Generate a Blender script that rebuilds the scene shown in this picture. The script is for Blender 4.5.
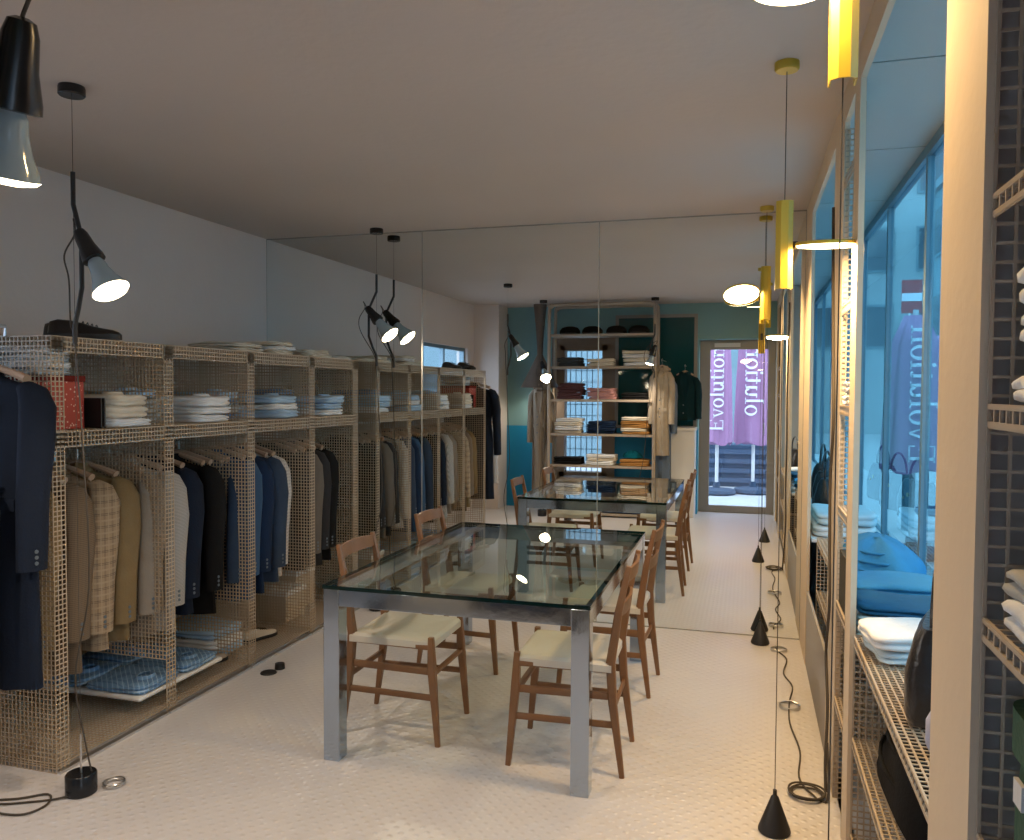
import bpy, math, random
from mathutils import Vector, Matrix
PI = math.pi
random.seed(7)
S = bpy.context.scene
for o in list(bpy.data.objects): bpy.data.objects.remove(o)
COL = S.collection

# ------------------------------------------------------------------ camera
F, YAW, PIT, ROL, CH = 809.6854, -.2832, -.0353, -.0051, 1.549
cam = bpy.data.cameras.new('camera'); cam.sensor_fit = 'HORIZONTAL'; cam.sensor_width = 36
cam.lens = F*36/1024; cam.clip_start = .02; cam.clip_end = 200
co = bpy.data.objects.new('camera', cam); COL.objects.link(co)
c_, s_, cp, sp = math.cos(YAW), math.sin(YAW), math.cos(PIT), math.sin(PIT)
rt = Vector((c_, -s_, 0)); fw = Vector((s_*cp, c_*cp, sp)); up = Vector((-s_*sp, -c_*sp, cp))
cr, sr = math.cos(ROL), math.sin(ROL)
rt, up = rt*cr-up*sr, rt*sr+up*cr
M4 = Matrix((rt, up, -fw)).transposed().to_4x4(); M4.translation = Vector((0, 0, CH))
co.matrix_world = M4; S.camera = co

# ------------------------------------------------------------------ world, exposure
W = bpy.data.worlds.new('world'); S.world = W; W.use_nodes = True
nt = W.node_tree; bg = nt.nodes['Background']
bg.inputs['Color'].default_value = (.70, .79, .92, 1); bg.inputs['Strength'].default_value = 5.0
vs = S.view_settings; vs.view_transform = 'Standard'; vs.look = 'None'; vs.gamma = 1; vs.use_curve_mapping = False
vs.exposure = 0.26

# ------------------------------------------------------------------ materials
def principled(name, col, rough=.6, metal=0, **k):
    m = bpy.data.materials.new(name); m.use_nodes = True
    b = m.node_tree.nodes['Principled BSDF']
    b.inputs['Base Color'].default_value = (*col, 1); b.inputs['Roughness'].default_value = rough; b.inputs['Metallic'].default_value = metal
    for kk, v in k.items(): b.inputs[kk].default_value = v
    return m
def nodes(m): return m.node_tree.nodes, m.node_tree.links, m.node_tree.nodes['Principled BSDF']
def noise_on(m, scale=8, amt=.15, bump=.1, bscale=None, dist=.01, coord='Object'):
    n, l, b = nodes(m)
    tc = n.new('ShaderNodeTexCoord'); nz = n.new('ShaderNodeTexNoise'); nz.inputs['Scale'].default_value = scale; nz.inputs['Detail'].default_value = 5
    l.new(tc.outputs[coord], nz.inputs['Vector'])
    col = b.inputs['Base Color'].default_value[:]
    mx = n.new('ShaderNodeMix'); mx.data_type = 'RGBA'
    mx.inputs[6].default_value = tuple(max(0, x*(1-amt)) for x in col[:3])+(1,); mx.inputs[7].default_value = tuple(min(1, x*(1+amt)) for x in col[:3])+(1,)
    l.new(nz.outputs['Fac'], mx.inputs[0]); l.new(mx.outputs[2], b.inputs['Base Color'])
    if bump:
        nb = n.new('ShaderNodeTexNoise'); nb.inputs['Scale'].default_value = bscale or scale*6; nb.inputs['Detail'].default_value = 4
        l.new(tc.outputs[coord], nb.inputs['Vector'])
        bp = n.new('ShaderNodeBump'); bp.inputs['Strength'].default_value = bump; bp.inputs['Distance'].default_value = dist
        l.new(nb.outputs['Fac'], bp.inputs['Height']); l.new(bp.outputs[0], b.inputs['Normal'])
    return m
_c = {}
def cloth(col, rough=.9):
    key = ('cloth', col)
    if key not in _c:
        m = principled('cloth', col, rough); m.node_tree.nodes['Principled BSDF'].inputs['Specular IOR Level'].default_value = .2
        _c[key] = noise_on(m, 14, .14, .5, 90, .004)
    return _c[key]
def plaid(base, dark, light, pitch=.075, fine=0):
    m = principled('plaid', base, .9); n, l, b = nodes(m)
    tc = n.new('ShaderNodeTexCoord'); sx = n.new('ShaderNodeSeparateXYZ'); l.new(tc.outputs['Object'], sx.inputs[0])
    ad = n.new('ShaderNodeMath'); ad.operation = 'ADD'; l.new(sx.outputs[0], ad.inputs[0]); l.new(sx.outputs[1], ad.inputs[1])
    def line(src, p, off, wdt):
        a = n.new('ShaderNodeMath'); a.operation = 'MULTIPLY_ADD'; a.inputs[1].default_value = 1/p; a.inputs[2].default_value = off; l.new(src, a.inputs[0])
        f = n.new('ShaderNodeMath'); f.operation = 'FRACT'; l.new(a.outputs[0], f.inputs[0])
        g = n.new('ShaderNodeMath'); g.operation = 'LESS_THAN'; g.inputs[1].default_value = wdt; l.new(f.outputs[0], g.inputs[0]); return g.outputs[0]
    cur = None
    def mix(fac, a, colr):
        mx = n.new('ShaderNodeMix'); mx.data_type = 'RGBA'
        ml = n.new('ShaderNodeMath'); ml.operation = 'MULTIPLY'; ml.inputs[1].default_value = .6; l.new(fac, ml.inputs[0]); l.new(ml.outputs[0], mx.inputs[0])
        if a is None: mx.inputs[6].default_value = (*base, 1)
        else: l.new(a, mx.inputs[6])
        mx.inputs[7].default_value = (*colr, 1); return mx.outputs[2]
    if fine:
        cur = mix(line(ad.outputs[0], fine, 0, .5), cur, dark); cur = mix(line(sx.outputs[2], fine, 0, .5), cur, light)
    else:
        for off, wd, cc in ((0, .06, dark), (.12, .05, dark), (.5, .05, light), (.6, .12, light)):
            cur = mix(line(ad.outputs[0], pitch, off, wd), cur, cc); cur = mix(line(sx.outputs[2], pitch*1.2, off, wd), cur, cc)
    l.new(cur, b.inputs['Base Color'])
    return m
def glassy(name, tint, refl=.1, rough=0.0, fres=True):
    m = bpy.data.materials.new(name); m.use_nodes = True; n, l = m.node_tree.nodes, m.node_tree.links; n.clear()
    out = n.new('ShaderNodeOutputMaterial'); mx = n.new('ShaderNodeMixShader'); tr = n.new('ShaderNodeBsdfTransparent'); gl = n.new('ShaderNodeBsdfGlossy')
    tr.inputs[0].default_value = (*tint, 1); gl.inputs['Roughness'].default_value = rough; gl.inputs[0].default_value = (1, 1, 1, 1)
    fr = n.new('ShaderNodeFresnel'); fr.inputs[0].default_value = 1.5
    ma = n.new('ShaderNodeMath'); ma.operation = 'MULTIPLY_ADD'; ma.inputs[1].default_value = 1.0; ma.inputs[2].default_value = refl; ma.use_clamp = True
    geo = n.new('ShaderNodeNewGeometry'); inv = n.new('ShaderNodeMath'); inv.operation = 'MULTIPLY_ADD'; inv.inputs[1].default_value = -1; inv.inputs[2].default_value = 1
    fm = n.new('ShaderNodeMath'); fm.operation = 'MULTIPLY'; l.new(geo.outputs['Backfacing'], inv.inputs[0]); l.new(ma.outputs[0], fm.inputs[0]); l.new(inv.outputs[0], fm.inputs[1])
    l.new(fr.outputs[0], ma.inputs[0]); l.new(fm.outputs[0], mx.inputs[0]); l.new(tr.outputs[0], mx.inputs[1]); l.new(gl.outputs[0], mx.inputs[2]); l.new(mx.outputs[0], out.inputs[0])
    return m
def emit(name, col, st):
    m = bpy.data.materials.new(name); m.use_nodes = True; n, l = m.node_tree.nodes, m.node_tree.links
    b = n['Principled BSDF']; b.inputs['Base Color'].default_value = (.8, .8, .75, 1); b.inputs['Emission Color'].default_value = (*col, 1); b.inputs['Emission Strength'].default_value = st
    return m
M = {}
M['plaster'] = noise_on(principled('plaster', (.68, .62, .59), .9), 1.6, .06, .15, 30)
M['ceiling'] = noise_on(principled('ceiling_plaster', (.54, .48, .44), .85), 1.1, .07, .15, 25)
M['pier'] = noise_on(principled('pier_plaster', (.64, .52, .38), .8), 2, .05, .1, 30)
M['grey_panel'] = noise_on(principled('grey_panel', (.36, .33, .30), .7), 3, .05, 0)
M['bay_metal'] = noise_on(principled('bay_ceiling_panel', (.47, .46, .44), .5), 1.5, .05, 0)
M['dark_gap'] = principled('dark_gap', (.03, .03, .035), .9)
M['wire'] = principled('cream_painted_wire', (.43, .345, .255), .45)
M['wire_dark'] = principled('taupe_painted_wire', (.36, .30, .24), .5)
M['mirror'] = principled('mirror_silver', (.86, .90, .90), .0, 1)
M['mirror_edge'] = principled('mirror_edge', (.42, .42, .38), .25, .3)
M['steel'] = noise_on(principled('polished_steel', (.40, .47, .57), .10, 1), 3, .05, .03, 20)
M['steel_soft'] = principled('brushed_steel', (.55, .56, .58), .35, 1)
M['alu'] = principled('aluminium_mullion', (.20, .30, .36), .4, .6)
M['wood'] = noise_on(principled('ash_wood', (.185, .088, .038), .45), 9, .3, .1, 50)
M['hangwood'] = noise_on(principled('hanger_wood', (.45, .31, .22), .5), 9, .15, 0)
M['rope'] = principled('woven_rope', (.54, .50, .44), .8)
M['black'] = principled('black_rubber', (.012, .012, .014), .5)
M['blackp'] = principled('black_enamel', (.008, .010, .014), .25)
M['leather'] = noise_on(principled('black_leather', (.012, .010, .010), .3), 12, .2, .3, 60)
M['yellow'] = principled('yellow_enamel', (.48, .35, .03), .4)
M['bulbglass'] = principled('bulb_glass', (.34, .43, .48), .10)
M['bulb'] = emit('bulb_face', (1, .80, .52), 14)
M['disc'] = emit('disc_light_face', (1, .78, .45), 9)
M['tglass'] = glassy('table_glass', (.84, .90, .88), .09)
M['tedge'] = principled('table_glass_edge', (.002, .014, .014), .08)
M['bayglass'] = glassy('tinted_shop_glass', (.46, .74, .84), .06)
M['doorglass'] = glassy('door_glass', (.88, .92, .96), .02)
M['darkglass'] = principled('dark_teal_glass', (.01, .07, .08), .04)
M['teal'] = noise_on(principled('teal_paint', (.0, .24, .48), .55), 2, .06, 0)
M['sage'] = noise_on(principled('sage_teal_paint', (.20, .38, .42), .7), 2, .06, 0)
M['brownframe'] = noise_on(principled('taupe_frame', (.21, .16, .12), .6), 4, .1, 0)
M['doorframe'] = principled('grey_metal_frame', (.26, .25, .24), .45, .3)
M['white'] = noise_on(principled('white_laminate', (.66, .66, .66), .5), 2, .04, 0)
M['cord'] = principled('dark_cord', (.05, .04, .03), .6)
M['silver'] = principled('silver_wire', (.6, .6, .6), .3, 1)
M['taupe'] = principled('taupe_metal', (.13, .10, .08), .45, .2)
M['purple'] = noise_on(principled('purple_canvas', (.40, .20, .36), .8), 3, .1, .2, 20)
M['letter'] = principled('white_print', (.85, .85, .9), .7)
M['pave'] = noise_on(principled('street_paving', (.40, .42, .44), .9), 3, .12, .2)
M['facade'] = noise_on(principled('pale_facade', (.16, .25, .29), .9), 1, .08, 0)
M['facade3'] = noise_on(principled('far_facade', (.34, .40, .42), .9), 1, .08, 0)
M['facade2'] = noise_on(principled('teal_shutter', (.10, .22, .28), .8), 1, .08, 0)
M['win'] = principled('facade_window', (.06, .09, .12), .1)
M['red'] = principled('red_paint', (.45, .03, .03), .6)
M['button'] = principled('button', (.10, .13, .16), .3)
M['brass'] = principled('brass', (.5, .35, .12), .3, 1)
M['clear'] = principled('clear_wrap', (.50, .56, .60), .2)
M['card'] = noise_on(principled('cardboard', (.50, .42, .32), .8), 4, .08, 0)
M['green'] = noise_on(principled('green_nylon', (.03, .09, .05), .6), 10, .2, .3)

def floor_mat():
    m = principled('studded_white_floor', (.70, .66, .64), .32); n, l, b = nodes(m)
    tc = n.new('ShaderNodeTexCoord'); mp = n.new('ShaderNodeMapping'); l.new(tc.outputs['Object'], mp.inputs[0])
    sx = n.new('ShaderNodeSeparateXYZ'); l.new(mp.outputs[0], sx.inputs[0])
    def m2(op, a, b_=None, c=None):
        q = n.new('ShaderNodeMath'); q.operation = op
        for i, v in enumerate((a, b_, c)):
            if v is None: continue
            if isinstance(v, (int, float)): q.inputs[i].default_value = v
            else: l.new(v, q.inputs[i])
        return q.outputs[0]
    P = 2*PI/.058
    sX = m2('SINE', m2('MULTIPLY', sx.outputs[0], P)); sY = m2('SINE', m2('MULTIPLY', sx.outputs[1], P))
    prod = m2('MULTIPLY', sX, sY)            # alternating-direction lozenges
    a = m2('SINE', m2('MULTIPLY', m2('ADD', sx.outputs[0], sx.outputs[1]), P)); c = m2('SINE', m2('MULTIPLY', m2('SUBTRACT', sx.outputs[0], sx.outputs[1]), P))
    h = m2('SMOOTH_MAX', m2('MULTIPLY', m2('MAXIMUM', prod, 0), m2('ADD', m2('MULTIPLY', a, .5), .8)), 0, .1)
    h = m2('POWER', m2('MAXIMUM', prod, 0), 2.0)
    bp = n.new('ShaderNodeBump'); bp.inputs['Strength'].default_value = .55; bp.inputs['Distance'].default_value = .004
    l.new(h, bp.inputs['Height']); l.new(bp.outputs[0], b.inputs['Normal'])
    nz = n.new('ShaderNodeTexNoise'); nz.inputs['Scale'].default_value = 1.6; nz.inputs['Detail'].default_value = 6; l.new(tc.outputs['Object'], nz.inputs['Vector'])
    r = n.new('ShaderNodeMapRange'); r.inputs[3].default_value = .22; r.inputs[4].default_value = .42; l.new(nz.outputs[0], r.inputs[0]); l.new(r.outputs[0], b.inputs['Roughness'])
    mx = n.new('ShaderNodeMix'); mx.data_type = 'RGBA'; mx.inputs[6].default_value = (.52, .50, .51, 1); mx.inputs[7].default_value = (.62, .605, .62, 1)
    l.new(nz.outputs[0], mx.inputs[0]); l.new(mx.outputs[2], b.inputs['Base Color'])
    return m
M['floor'] = floor_mat()

# ------------------------------------------------------------------ mesh helpers
class MB:
    def __init__(s): s.v = []; s.f = []; s.m = []
    def box(s, x0, x1, y0, y1, z0, z1, mi=0):
        i = len(s.v)
        s.v += [(x, y, z) for x in (x0, x1) for y in (y0, y1) for z in (z0, z1)]
        s.f += [tuple(i+j for j in q) for q in ((0, 1, 3, 2), (4, 6, 7, 5), (0, 4, 5, 1), (2, 3, 7, 6), (0, 2, 6, 4), (1, 5, 7, 3))]; s.m += [mi]*6
        return s
    def loft(s, rings, cap0=True, cap1=True, mi=0, closed=True):
        n = len(rings[0]); i = len(s.v)
        for r in rings: s.v += [tuple(p) for p in r]
        for k in range(len(rings)-1):
            for j in range(n if closed else n-1):
                a = i+k*n+j; b = i+k*n+(j+1) % n
                s.f.append((a, b, b+n, a+n)); s.m.append(mi)
        if cap0: s.f.append(tuple(i+j for j in reversed(range(n)))); s.m.append(mi)
        if cap1: s.f.append(tuple(i+(len(rings)-1)*n+j for j in range(n))); s.m.append(mi)
        return s
    def tube(s, pts, r, n=8, sq=(1, 1), mi=0, cap=True, flat=None):
        pts = [Vector(p) for p in pts]; rings = []
        rr = r if isinstance(r, (list, tuple)) else [r]*len(pts)
        ref = None
        for k, p in enumerate(pts):
            t = (pts[min(k+1, len(pts)-1)]-pts[max(k-1, 0)]).normalized()
            if ref is None: ref = Vector((0, 1, 0)) if abs(t.y) < .9 else Vector((1, 0, 0))
            a = t.cross(ref).normalized(); b = a.cross(t).normalized(); ref = b
            rings.append([p+a*math.cos(2*PI*j/n)*rr[k]*sq[0]+b*math.sin(2*PI*j/n)*rr[k]*sq[1] for j in range(n)])
        return s.loft(rings, cap, cap, mi)
    def lathe(s, prof, o=(0, 0, 0), ax=(0, 0, 1), n=24, mi=0, cap=True):
        ax = Vector(ax).normalized(); o = Vector(o)
        a = ax.orthogonal().normalized(); b = ax.cross(a)
        rings = [[o+ax*z+a*math.cos(2*PI*j/n)*r+b*math.sin(2*PI*j/n)*r for j in range(n)] for r, z in prof]
        return s.loft(rings, cap, cap, mi)
    def beam(s, p, q, w, d, w2=None, d2=None, side=(0, 1, 0), mi=0):
        p, q = Vector(p), Vector(q); t = (q-p).normalized(); a = Vector(side); a = (a-t*a.dot(t)).normalized(); b = t.cross(a)
        w2 = w if w2 is None else w2; d2 = d if d2 is None else d2
        R = lambda c, ww, dd: [c+a*x*ww/2+b*y*dd/2 for x, y in ((-1, -.7), (-.7, -1), (.7, -1), (1, -.7), (1, .7), (.7, 1), (-.7, 1), (-1, .7))]
        return s.loft([R(p, w, d), R(q, w2, d2)], mi=mi)
    def prism(s, poly, off, mi=0):
        off = Vector(off); p = [Vector(a) for a in poly]
        return s.loft([p, [a+off for a in p]], mi=mi)
    def xform(s, mat):
        s.v = [tuple(mat @ Vector(v)) for v in s.v]; return s
def build(mb, name, mat, parent=None, smooth=True, bevel=0, ang=40):
    me = bpy.data.meshes.new(name); me.from_pydata(mb.v, [], mb.f); me.validate()
    for m_ in (mat if isinstance(mat, (list, tuple)) else [mat]): me.materials.append(m_)
    if len(me.polygons) == len(mb.m): me.polygons.foreach_set('material_index', mb.m)
    import bmesh
    b = bmesh.new(); b.from_mesh(me); bmesh.ops.recalc_face_normals(b, faces=b.faces); b.to_mesh(me); b.free()
    if smooth:
        me.shade_smooth(); me.set_sharp_from_angle(angle=math.radians(ang))
    o = bpy.data.objects.new(name, me); COL.objects.link(o)
    if parent: o.parent = parent
    if bevel:
        bv = o.modifiers.new('bevel', 'BEVEL'); bv.width = bevel; bv.segments = 2; bv.limit_method = 'ANGLE'
    return o
def tag(o, label, cat, group=None, kind=None):
    o['label'] = label; o['category'] = cat
    if group: o['group'] = group
    if kind: o['kind'] = kind
    return o
def thing(name, label, cat, loc=(0, 0, 0), rz=0, group=None):
    o = bpy.data.objects.new(name, None); COL.objects.link(o); o.location = loc; o.rotation_euler = (0, 0, rz)
    return tag(o, label, cat, group)
def struct(name, mb, mat, bevel=0, label=None):
    o = build(mb, name, mat, smooth=False, bevel=bevel); o['kind'] = 'structure'
    if label: o['label'] = label
    return o

XL, XR, YM, YB, H = -3.47, .333, 5.333, .15, 2.676
# ------------------------------------------------------------------ room shell
struct('floor', MB().box(XL-.2, XR+.05, -.14, YM, -.1, 0), M['floor'])
struct('ceiling', MB().box(XL-.2, XR+.05, -.14, YM, H, H+.12), M['ceiling'])
# left wall with a window behind the near end of the cabinets
wy0, wy1, wz0, wz1 = .80, 2.28, 1.35, 2.10
b = MB().box(XL-.15, XL, -.14, wy0, 0, H).box(XL-.15, XL, wy1, YM, 0, H).box(XL-.15, XL, wy0, wy1, 0, wz0).box(XL-.15, XL, wy0, wy1, wz1, H)
struct('wall_left', b, M['plaster'])
fr = MB()
for a in (wy0, (wy0+wy1)/2-.02, wy1-.04): fr.box(XL-.10, XL-.04, a, a+.04, wz0, wz1)
fr.box(XL-.10, XL-.04, wy0, wy1, wz0, wz0+.04).box(XL-.10, XL-.04, wy0, wy1, wz1-.04, wz1)
w1 = struct('window_1', fr, M['alu'])
g = build(MB().box(XL-.075, XL-.068, wy0+.03, wy1-.03, wz0+.03, wz1-.03), 'pane', M['doorglass'], w1, smooth=False)
struct('wall_back', MB().box(XL-.2, XR+.5, YM, YM+.12, 0, H) if False else MB().box(XL-.2, XR, YM+.012, YM+.12, 0, H), M['plaster'])
struct('wall_corner', MB().box(XL, -3.13, YB, .55, 0, H), M['plaster'])
# mirrors: three tall sheets covering the far wall
for i, (x0, x1, lb) in enumerate(((XL, -2.217, 'tall wall mirror sheet in the left corner beside the wire cabinets'), (-2.217, -.957, 'tall wall mirror sheet in the middle behind the left end of glass table'),
                                  (-.957, XR, 'tall wall mirror sheet at the right beside the yellow pendant lamps'))):
    t = thing('wall_mirror', lb, 'mirror', ((x0+x1)/2, YM+.011, 0)); hw = (x1-x0)/2
    build(MB().box(-hw+.003, hw-.003, -.011, -.005, .008, H-.008), 'mirror_glass', M['mirror'], t, smooth=False)
    e = MB().box(-hw, -hw+.003, -.012, 0, 0, H).box(hw-.003, hw, -.012, 0, 0, H).box(-hw, hw, -.012, 0, H-.008, H).box(-hw, hw, -.012, 0, 0, .008)
    build(e, 'edge_strip', M['mirror_edge'], t, smooth=False)
# wall behind the camera: door recess x -.6..XR+.3
DX0, DX1, DZ = -.60, .333, 2.22
WX0, WX1, WZ0, WZ1 = -2.40, -1.76, .42, 2.16     # barred window
GX0, GX1, GZ0, GZ1 = -1.62, -.66, 1.12, 2.50     # dark glass
b = MB().box(XL, WX0, -.14, YB, 0, H).box(WX0, WX1, -.14, YB, 0, WZ0).box(WX0, WX1, -.14, YB, WZ1, H).box(WX1, DX0, -.14, YB, 0, H)
b.box(DX0, DX1, -.14, YB, DZ, H)
struct('wall_front', b, M['sage'])
struct('trim_1', MB().box(XL, WX0, YB, YB+.012, 0, 1.09).box(WX1, DX0, YB, YB+.012, 0, 1.09), M['teal'], label='saturated teal painted dado')
fr = MB(); fw_ = .07
fr.box(WX0, WX0+fw_, .02, YB+.03, WZ0, WZ1).box(WX1-fw_, WX1, .02, YB+.03, WZ0, WZ1).box(WX0, WX1, .02, YB+.03, WZ1-fw_, WZ1).box(WX0, WX1, .02, YB+.03, WZ0, WZ0+fw_)
fr.box(WX0-.10, WX0, YB, YB+.03, WZ0-.1, WZ1+.1).box(WX1, WX1+.10, YB, YB+.03, WZ0-.1, WZ1+.1).box(WX0, WX1, YB, YB+.03, WZ1, WZ1+.1).box(WX0, WX1, YB, YB+.03, WZ0-.1, WZ0)
w2 = struct('window_2', fr, M['brownframe'])
build(MB().box(WX0+.07, WX1-.07, .06, .066, WZ0+.07, WZ1-.07), 'pane', M['doorglass'], w2, smooth=False)
gr = MB()
for k in range(9): x = WX0+.1+k*.075; gr.box(x-.005, x+.005, -.06, -.05, WZ0, WZ1)
for k in range(12): z = WZ0+.06+k*.15; gr.box(WX0, WX1, -.05, -.043, z-.005, z+.005)
build(gr, 'window_grille', M['alu'], w2, smooth=False)
# glass door in the recess
t = struct('door_1', MB().box(-.60, -.47, -.14, -.09, 0, DZ).box(.24, .333, -.14, -.09, 0, DZ).box(-.47, .24, -.14, -.09, 2.10, DZ).box(-.47, .24, -.14, -.09, 0, .09), M['doorframe'], bevel=.004)
build(MB().box(-.47, .24, -.12, -.112, .09, 2.10), 'door_glass', M['doorglass'], t, smooth=False)
build(MB().tube([(.20, -.09, 1.02), (.20, -.05, 1.02), (.20, -.05, 1.16), (.20, -.09, 1.16)], .008), 'door_handle', M['steel_soft'], t)
build(MB().box(-.42, -.10, -.09, -.075, 2.13, 2.18), 'door_closer', M['white'], t, smooth=False)
# ------------------------------------------------------------------ right wall of thin piers and openings
LZ = 2.56; T = .018
def rw(y0, y1, z0=0, z1=H): return MB().box(XR, XR+T, y0, y1, z0, z1)
struct('wall_right', rw(-.14, .45).box(XR, XR+T, 1.365, 1.635, 0, H).box(XR, XR+T, 2.84, 2.975, 0, H).box(XR, XR+T, 3.28, 3.62, 0, H).box(XR, XR+T, 4.86, YM+.12, 0, H)
       .box(XR, XR+T, .45, 1.365, LZ, H).box(XR, XR+T, 1.635, 2.84, LZ, H).box(XR, XR+T, 2.975, 3.28, LZ, H).box(XR, XR+T, 3.62, 4.86, LZ, H), M['pier'])
struct('trim_2', MB().box(XR+.004, XR+T-.002, 3.62, 4.86, 0, .42), M['grey_panel'], label='low grey panel below the far opening')
struct('wall_bay', MB().box(XR+T, .80, 1.40, 1.44, 0, 2.69).box(.765, .80, -.04, 1.40, 0, 2.69), M['grey_panel'])
# the window bay
BX, BZ0, BZ1, BYE = .80, .69, 2.70, 11.8
struct('floor_bay', MB().box(XR+T, BX+.06, -.1, BYE, -.1, 0), M['floor'])
b = MB(); y = -.14
for k in range(12):
    y0 = -.2+k*1.1; b.box(XR+T, BX+.06, y0+.006, y0+1.1-.006, BZ1, BZ1+.02)
struct('ceiling_bay', b.box(XR+T, BX+.06, -.2, BYE+1, BZ1+.015, BZ1+.08, 1), [M['bay_metal'], M['dark_gap']])
struct('wall_bay_sill', MB().box(BX-.01, BX+.07, 1.44, BYE, 0, BZ0-.04), M['grey_panel'])
struct('wall_bay_end', MB().box(XR, BX+.1, BYE, BYE+.1, 0, BZ1), M['grey_panel'])
struct('wall_outer', MB().box(.80, .87, -.14, 1.44, 0, 2.7), M['pier'])
struct('wall_bay_inner', MB().box(XR-.04, XR+.018, YM+.12, BYE, 0, BZ1+.05), M['bay_metal'])
struct('wall_bay_start', MB().box(XR+T, BX+.06, -.14, -.04, 0, BZ1), M['grey_panel'])
b = MB().box(BX-.03, BX+.03, 1.44, BYE, BZ0-.04, BZ0).box(BX-.02, BX+.03, 1.44, BYE, BZ1-.05, BZ1)
for k in range(12):
    y = -.2+k*1.1
    if y > 1.5: b.box(BX-.014, BX+.02, y-.022, y+.022, BZ0, BZ1-.05)
w3 = struct('window_3', b, M['alu'])
for k in range(11):
    y = -.2+k*1.1; y0 = max(y+.022, 1.44)
    if y < .5: continue
    build(MB().box(BX, BX+.008, y0, min(y+1.1-.022, BYE), BZ0, BZ1-.05), 'pane', M['bayglass'], w3, smooth=False)

# ------------------------------------------------------------------ wire mesh helpers
def mesh_panel(mb, o, a, b, la, lb, n, pitch=.02, bar=.0048, th=.003, rest=None):
    """square perforated sheet: origin o, unit axes a,b, unit normal n"""
    o, a, b, n = Vector(o), Vector(a), Vector(b), Vector(n)
    def bar_(c0, d, L, w, tt):
        e = b if d is a else a
        p = [c0-e*w/2-n*tt/2, c0+e*w/2-n*tt/2, c0+e*w/2+n*tt/2, c0-e*w/2+n*tt/2]
        mb.loft([p, [q+d*L for q in p]])
    na = max(1, round(la/pitch)); nb = max(1, round(lb/pitch))
    for i in range(na+1): bar_(o+a*(la*i/na), b, lb, bar, th)
    for j in range(nb+1): bar_(o+b*(lb*j/nb), a, la, bar, th*.8)
    return mb
X_, Y_, Z_ = Vector((1, 0, 0)), Vector((0, 1, 0)), Vector((0, 0, 1))
CX0, CX1, CZT, CZM = -3.455, -2.648, 1.76, 1.375
def cabinet(y0, y1, label, last=False, side_bottom=0):
    t = thing('wire_cabinet', label, 'cabinet', ((CX0+CX1)/2, (y0+y1)/2, 0), 0, 'wire mesh cabinets along the left wall')
    ox, oy = t.location.x, t.location.y; x0, x1 = CX0-ox, CX1-ox; a0, a1 = y0-oy+.004, y1-oy-.004; D = x1-x0; Wd = a1-a0
    w = M['wire']
    build(mesh_panel(MB(), (x0, a0, side_bottom), X_, Z_, D, CZT-side_bottom, Y_), 'side_panel', w, t, False)
    if last: build(mesh_panel(MB(), (x0, a1, 0), X_, Z_, D, CZT, Y_), 'side_panel', w, t, False)
    build(mesh_panel(MB(), (x0, a0, 0), Y_, Z_, Wd, CZT, X_), 'back_panel', w, t, False)
    build(mesh_panel(MB(), (x0, a0, CZT), X_, Y_, D, Wd, Z_), 'top_panel', w, t, False)
    sh = build(mesh_panel(MB(), (x0, a0, CZM), X_, Y_, D, Wd, Z_), 'shelf', w, t, False)
    build(mesh_panel(MB(), (x1, a0, CZM-.06), Y_, Z_, Wd, .06, X_), 'shelf_lip', w, sh, False)
    build(mesh_panel(MB(), (x0, a0, .03), X_, Y_, D, Wd, Z_), 'bottom_panel', w, t, False)
    build(mesh_panel(MB(), (x1, a0, CZT-.06), Y_, Z_, Wd, .06, X_), 'top_lip', w, t, False)
    build(mesh_panel(MB(), (x1, a0, 0), Y_, Z_, .06, CZT, X_), 'corner_post', w, t, False)
    if last: build(mesh_panel(MB(), (x1, a1-.06, 0), Y_, Z_, .06, CZT, X_), 'corner_post', w, t, False)
    build(MB().box(x1-.004, x1+.02, a0, a1, 0, .012).box(x1-.06, x1-.03, a0, a1, 0, .012), 'floor_track', M['steel_soft'], t, False)
    build(MB().tube([(x0+.42, a0, 1.285), (x0+.42, a1, 1.285)], .011, 10), 'hanging_rail', M['steel_soft'], t)
    return t
CY = [2.565, 3.21, 3.875, 4.53, 5.19]
cabinet(CY[0], CY[1], 'wire mesh cabinet at the near end with a plaid blazer and black shoes on top')
cabinet(CY[1], CY[2], 'second wire mesh cabinet from the near end, holding black and houndstooth jackets', side_bottom=.26)
cabinet(CY[2], CY[3], 'third wire mesh cabinet from the near end, holding the blue jackets')
cabinet(CY[3], CY[4], 'wire mesh cabinet next to the mirror with charcoal jackets', last=True)

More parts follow.
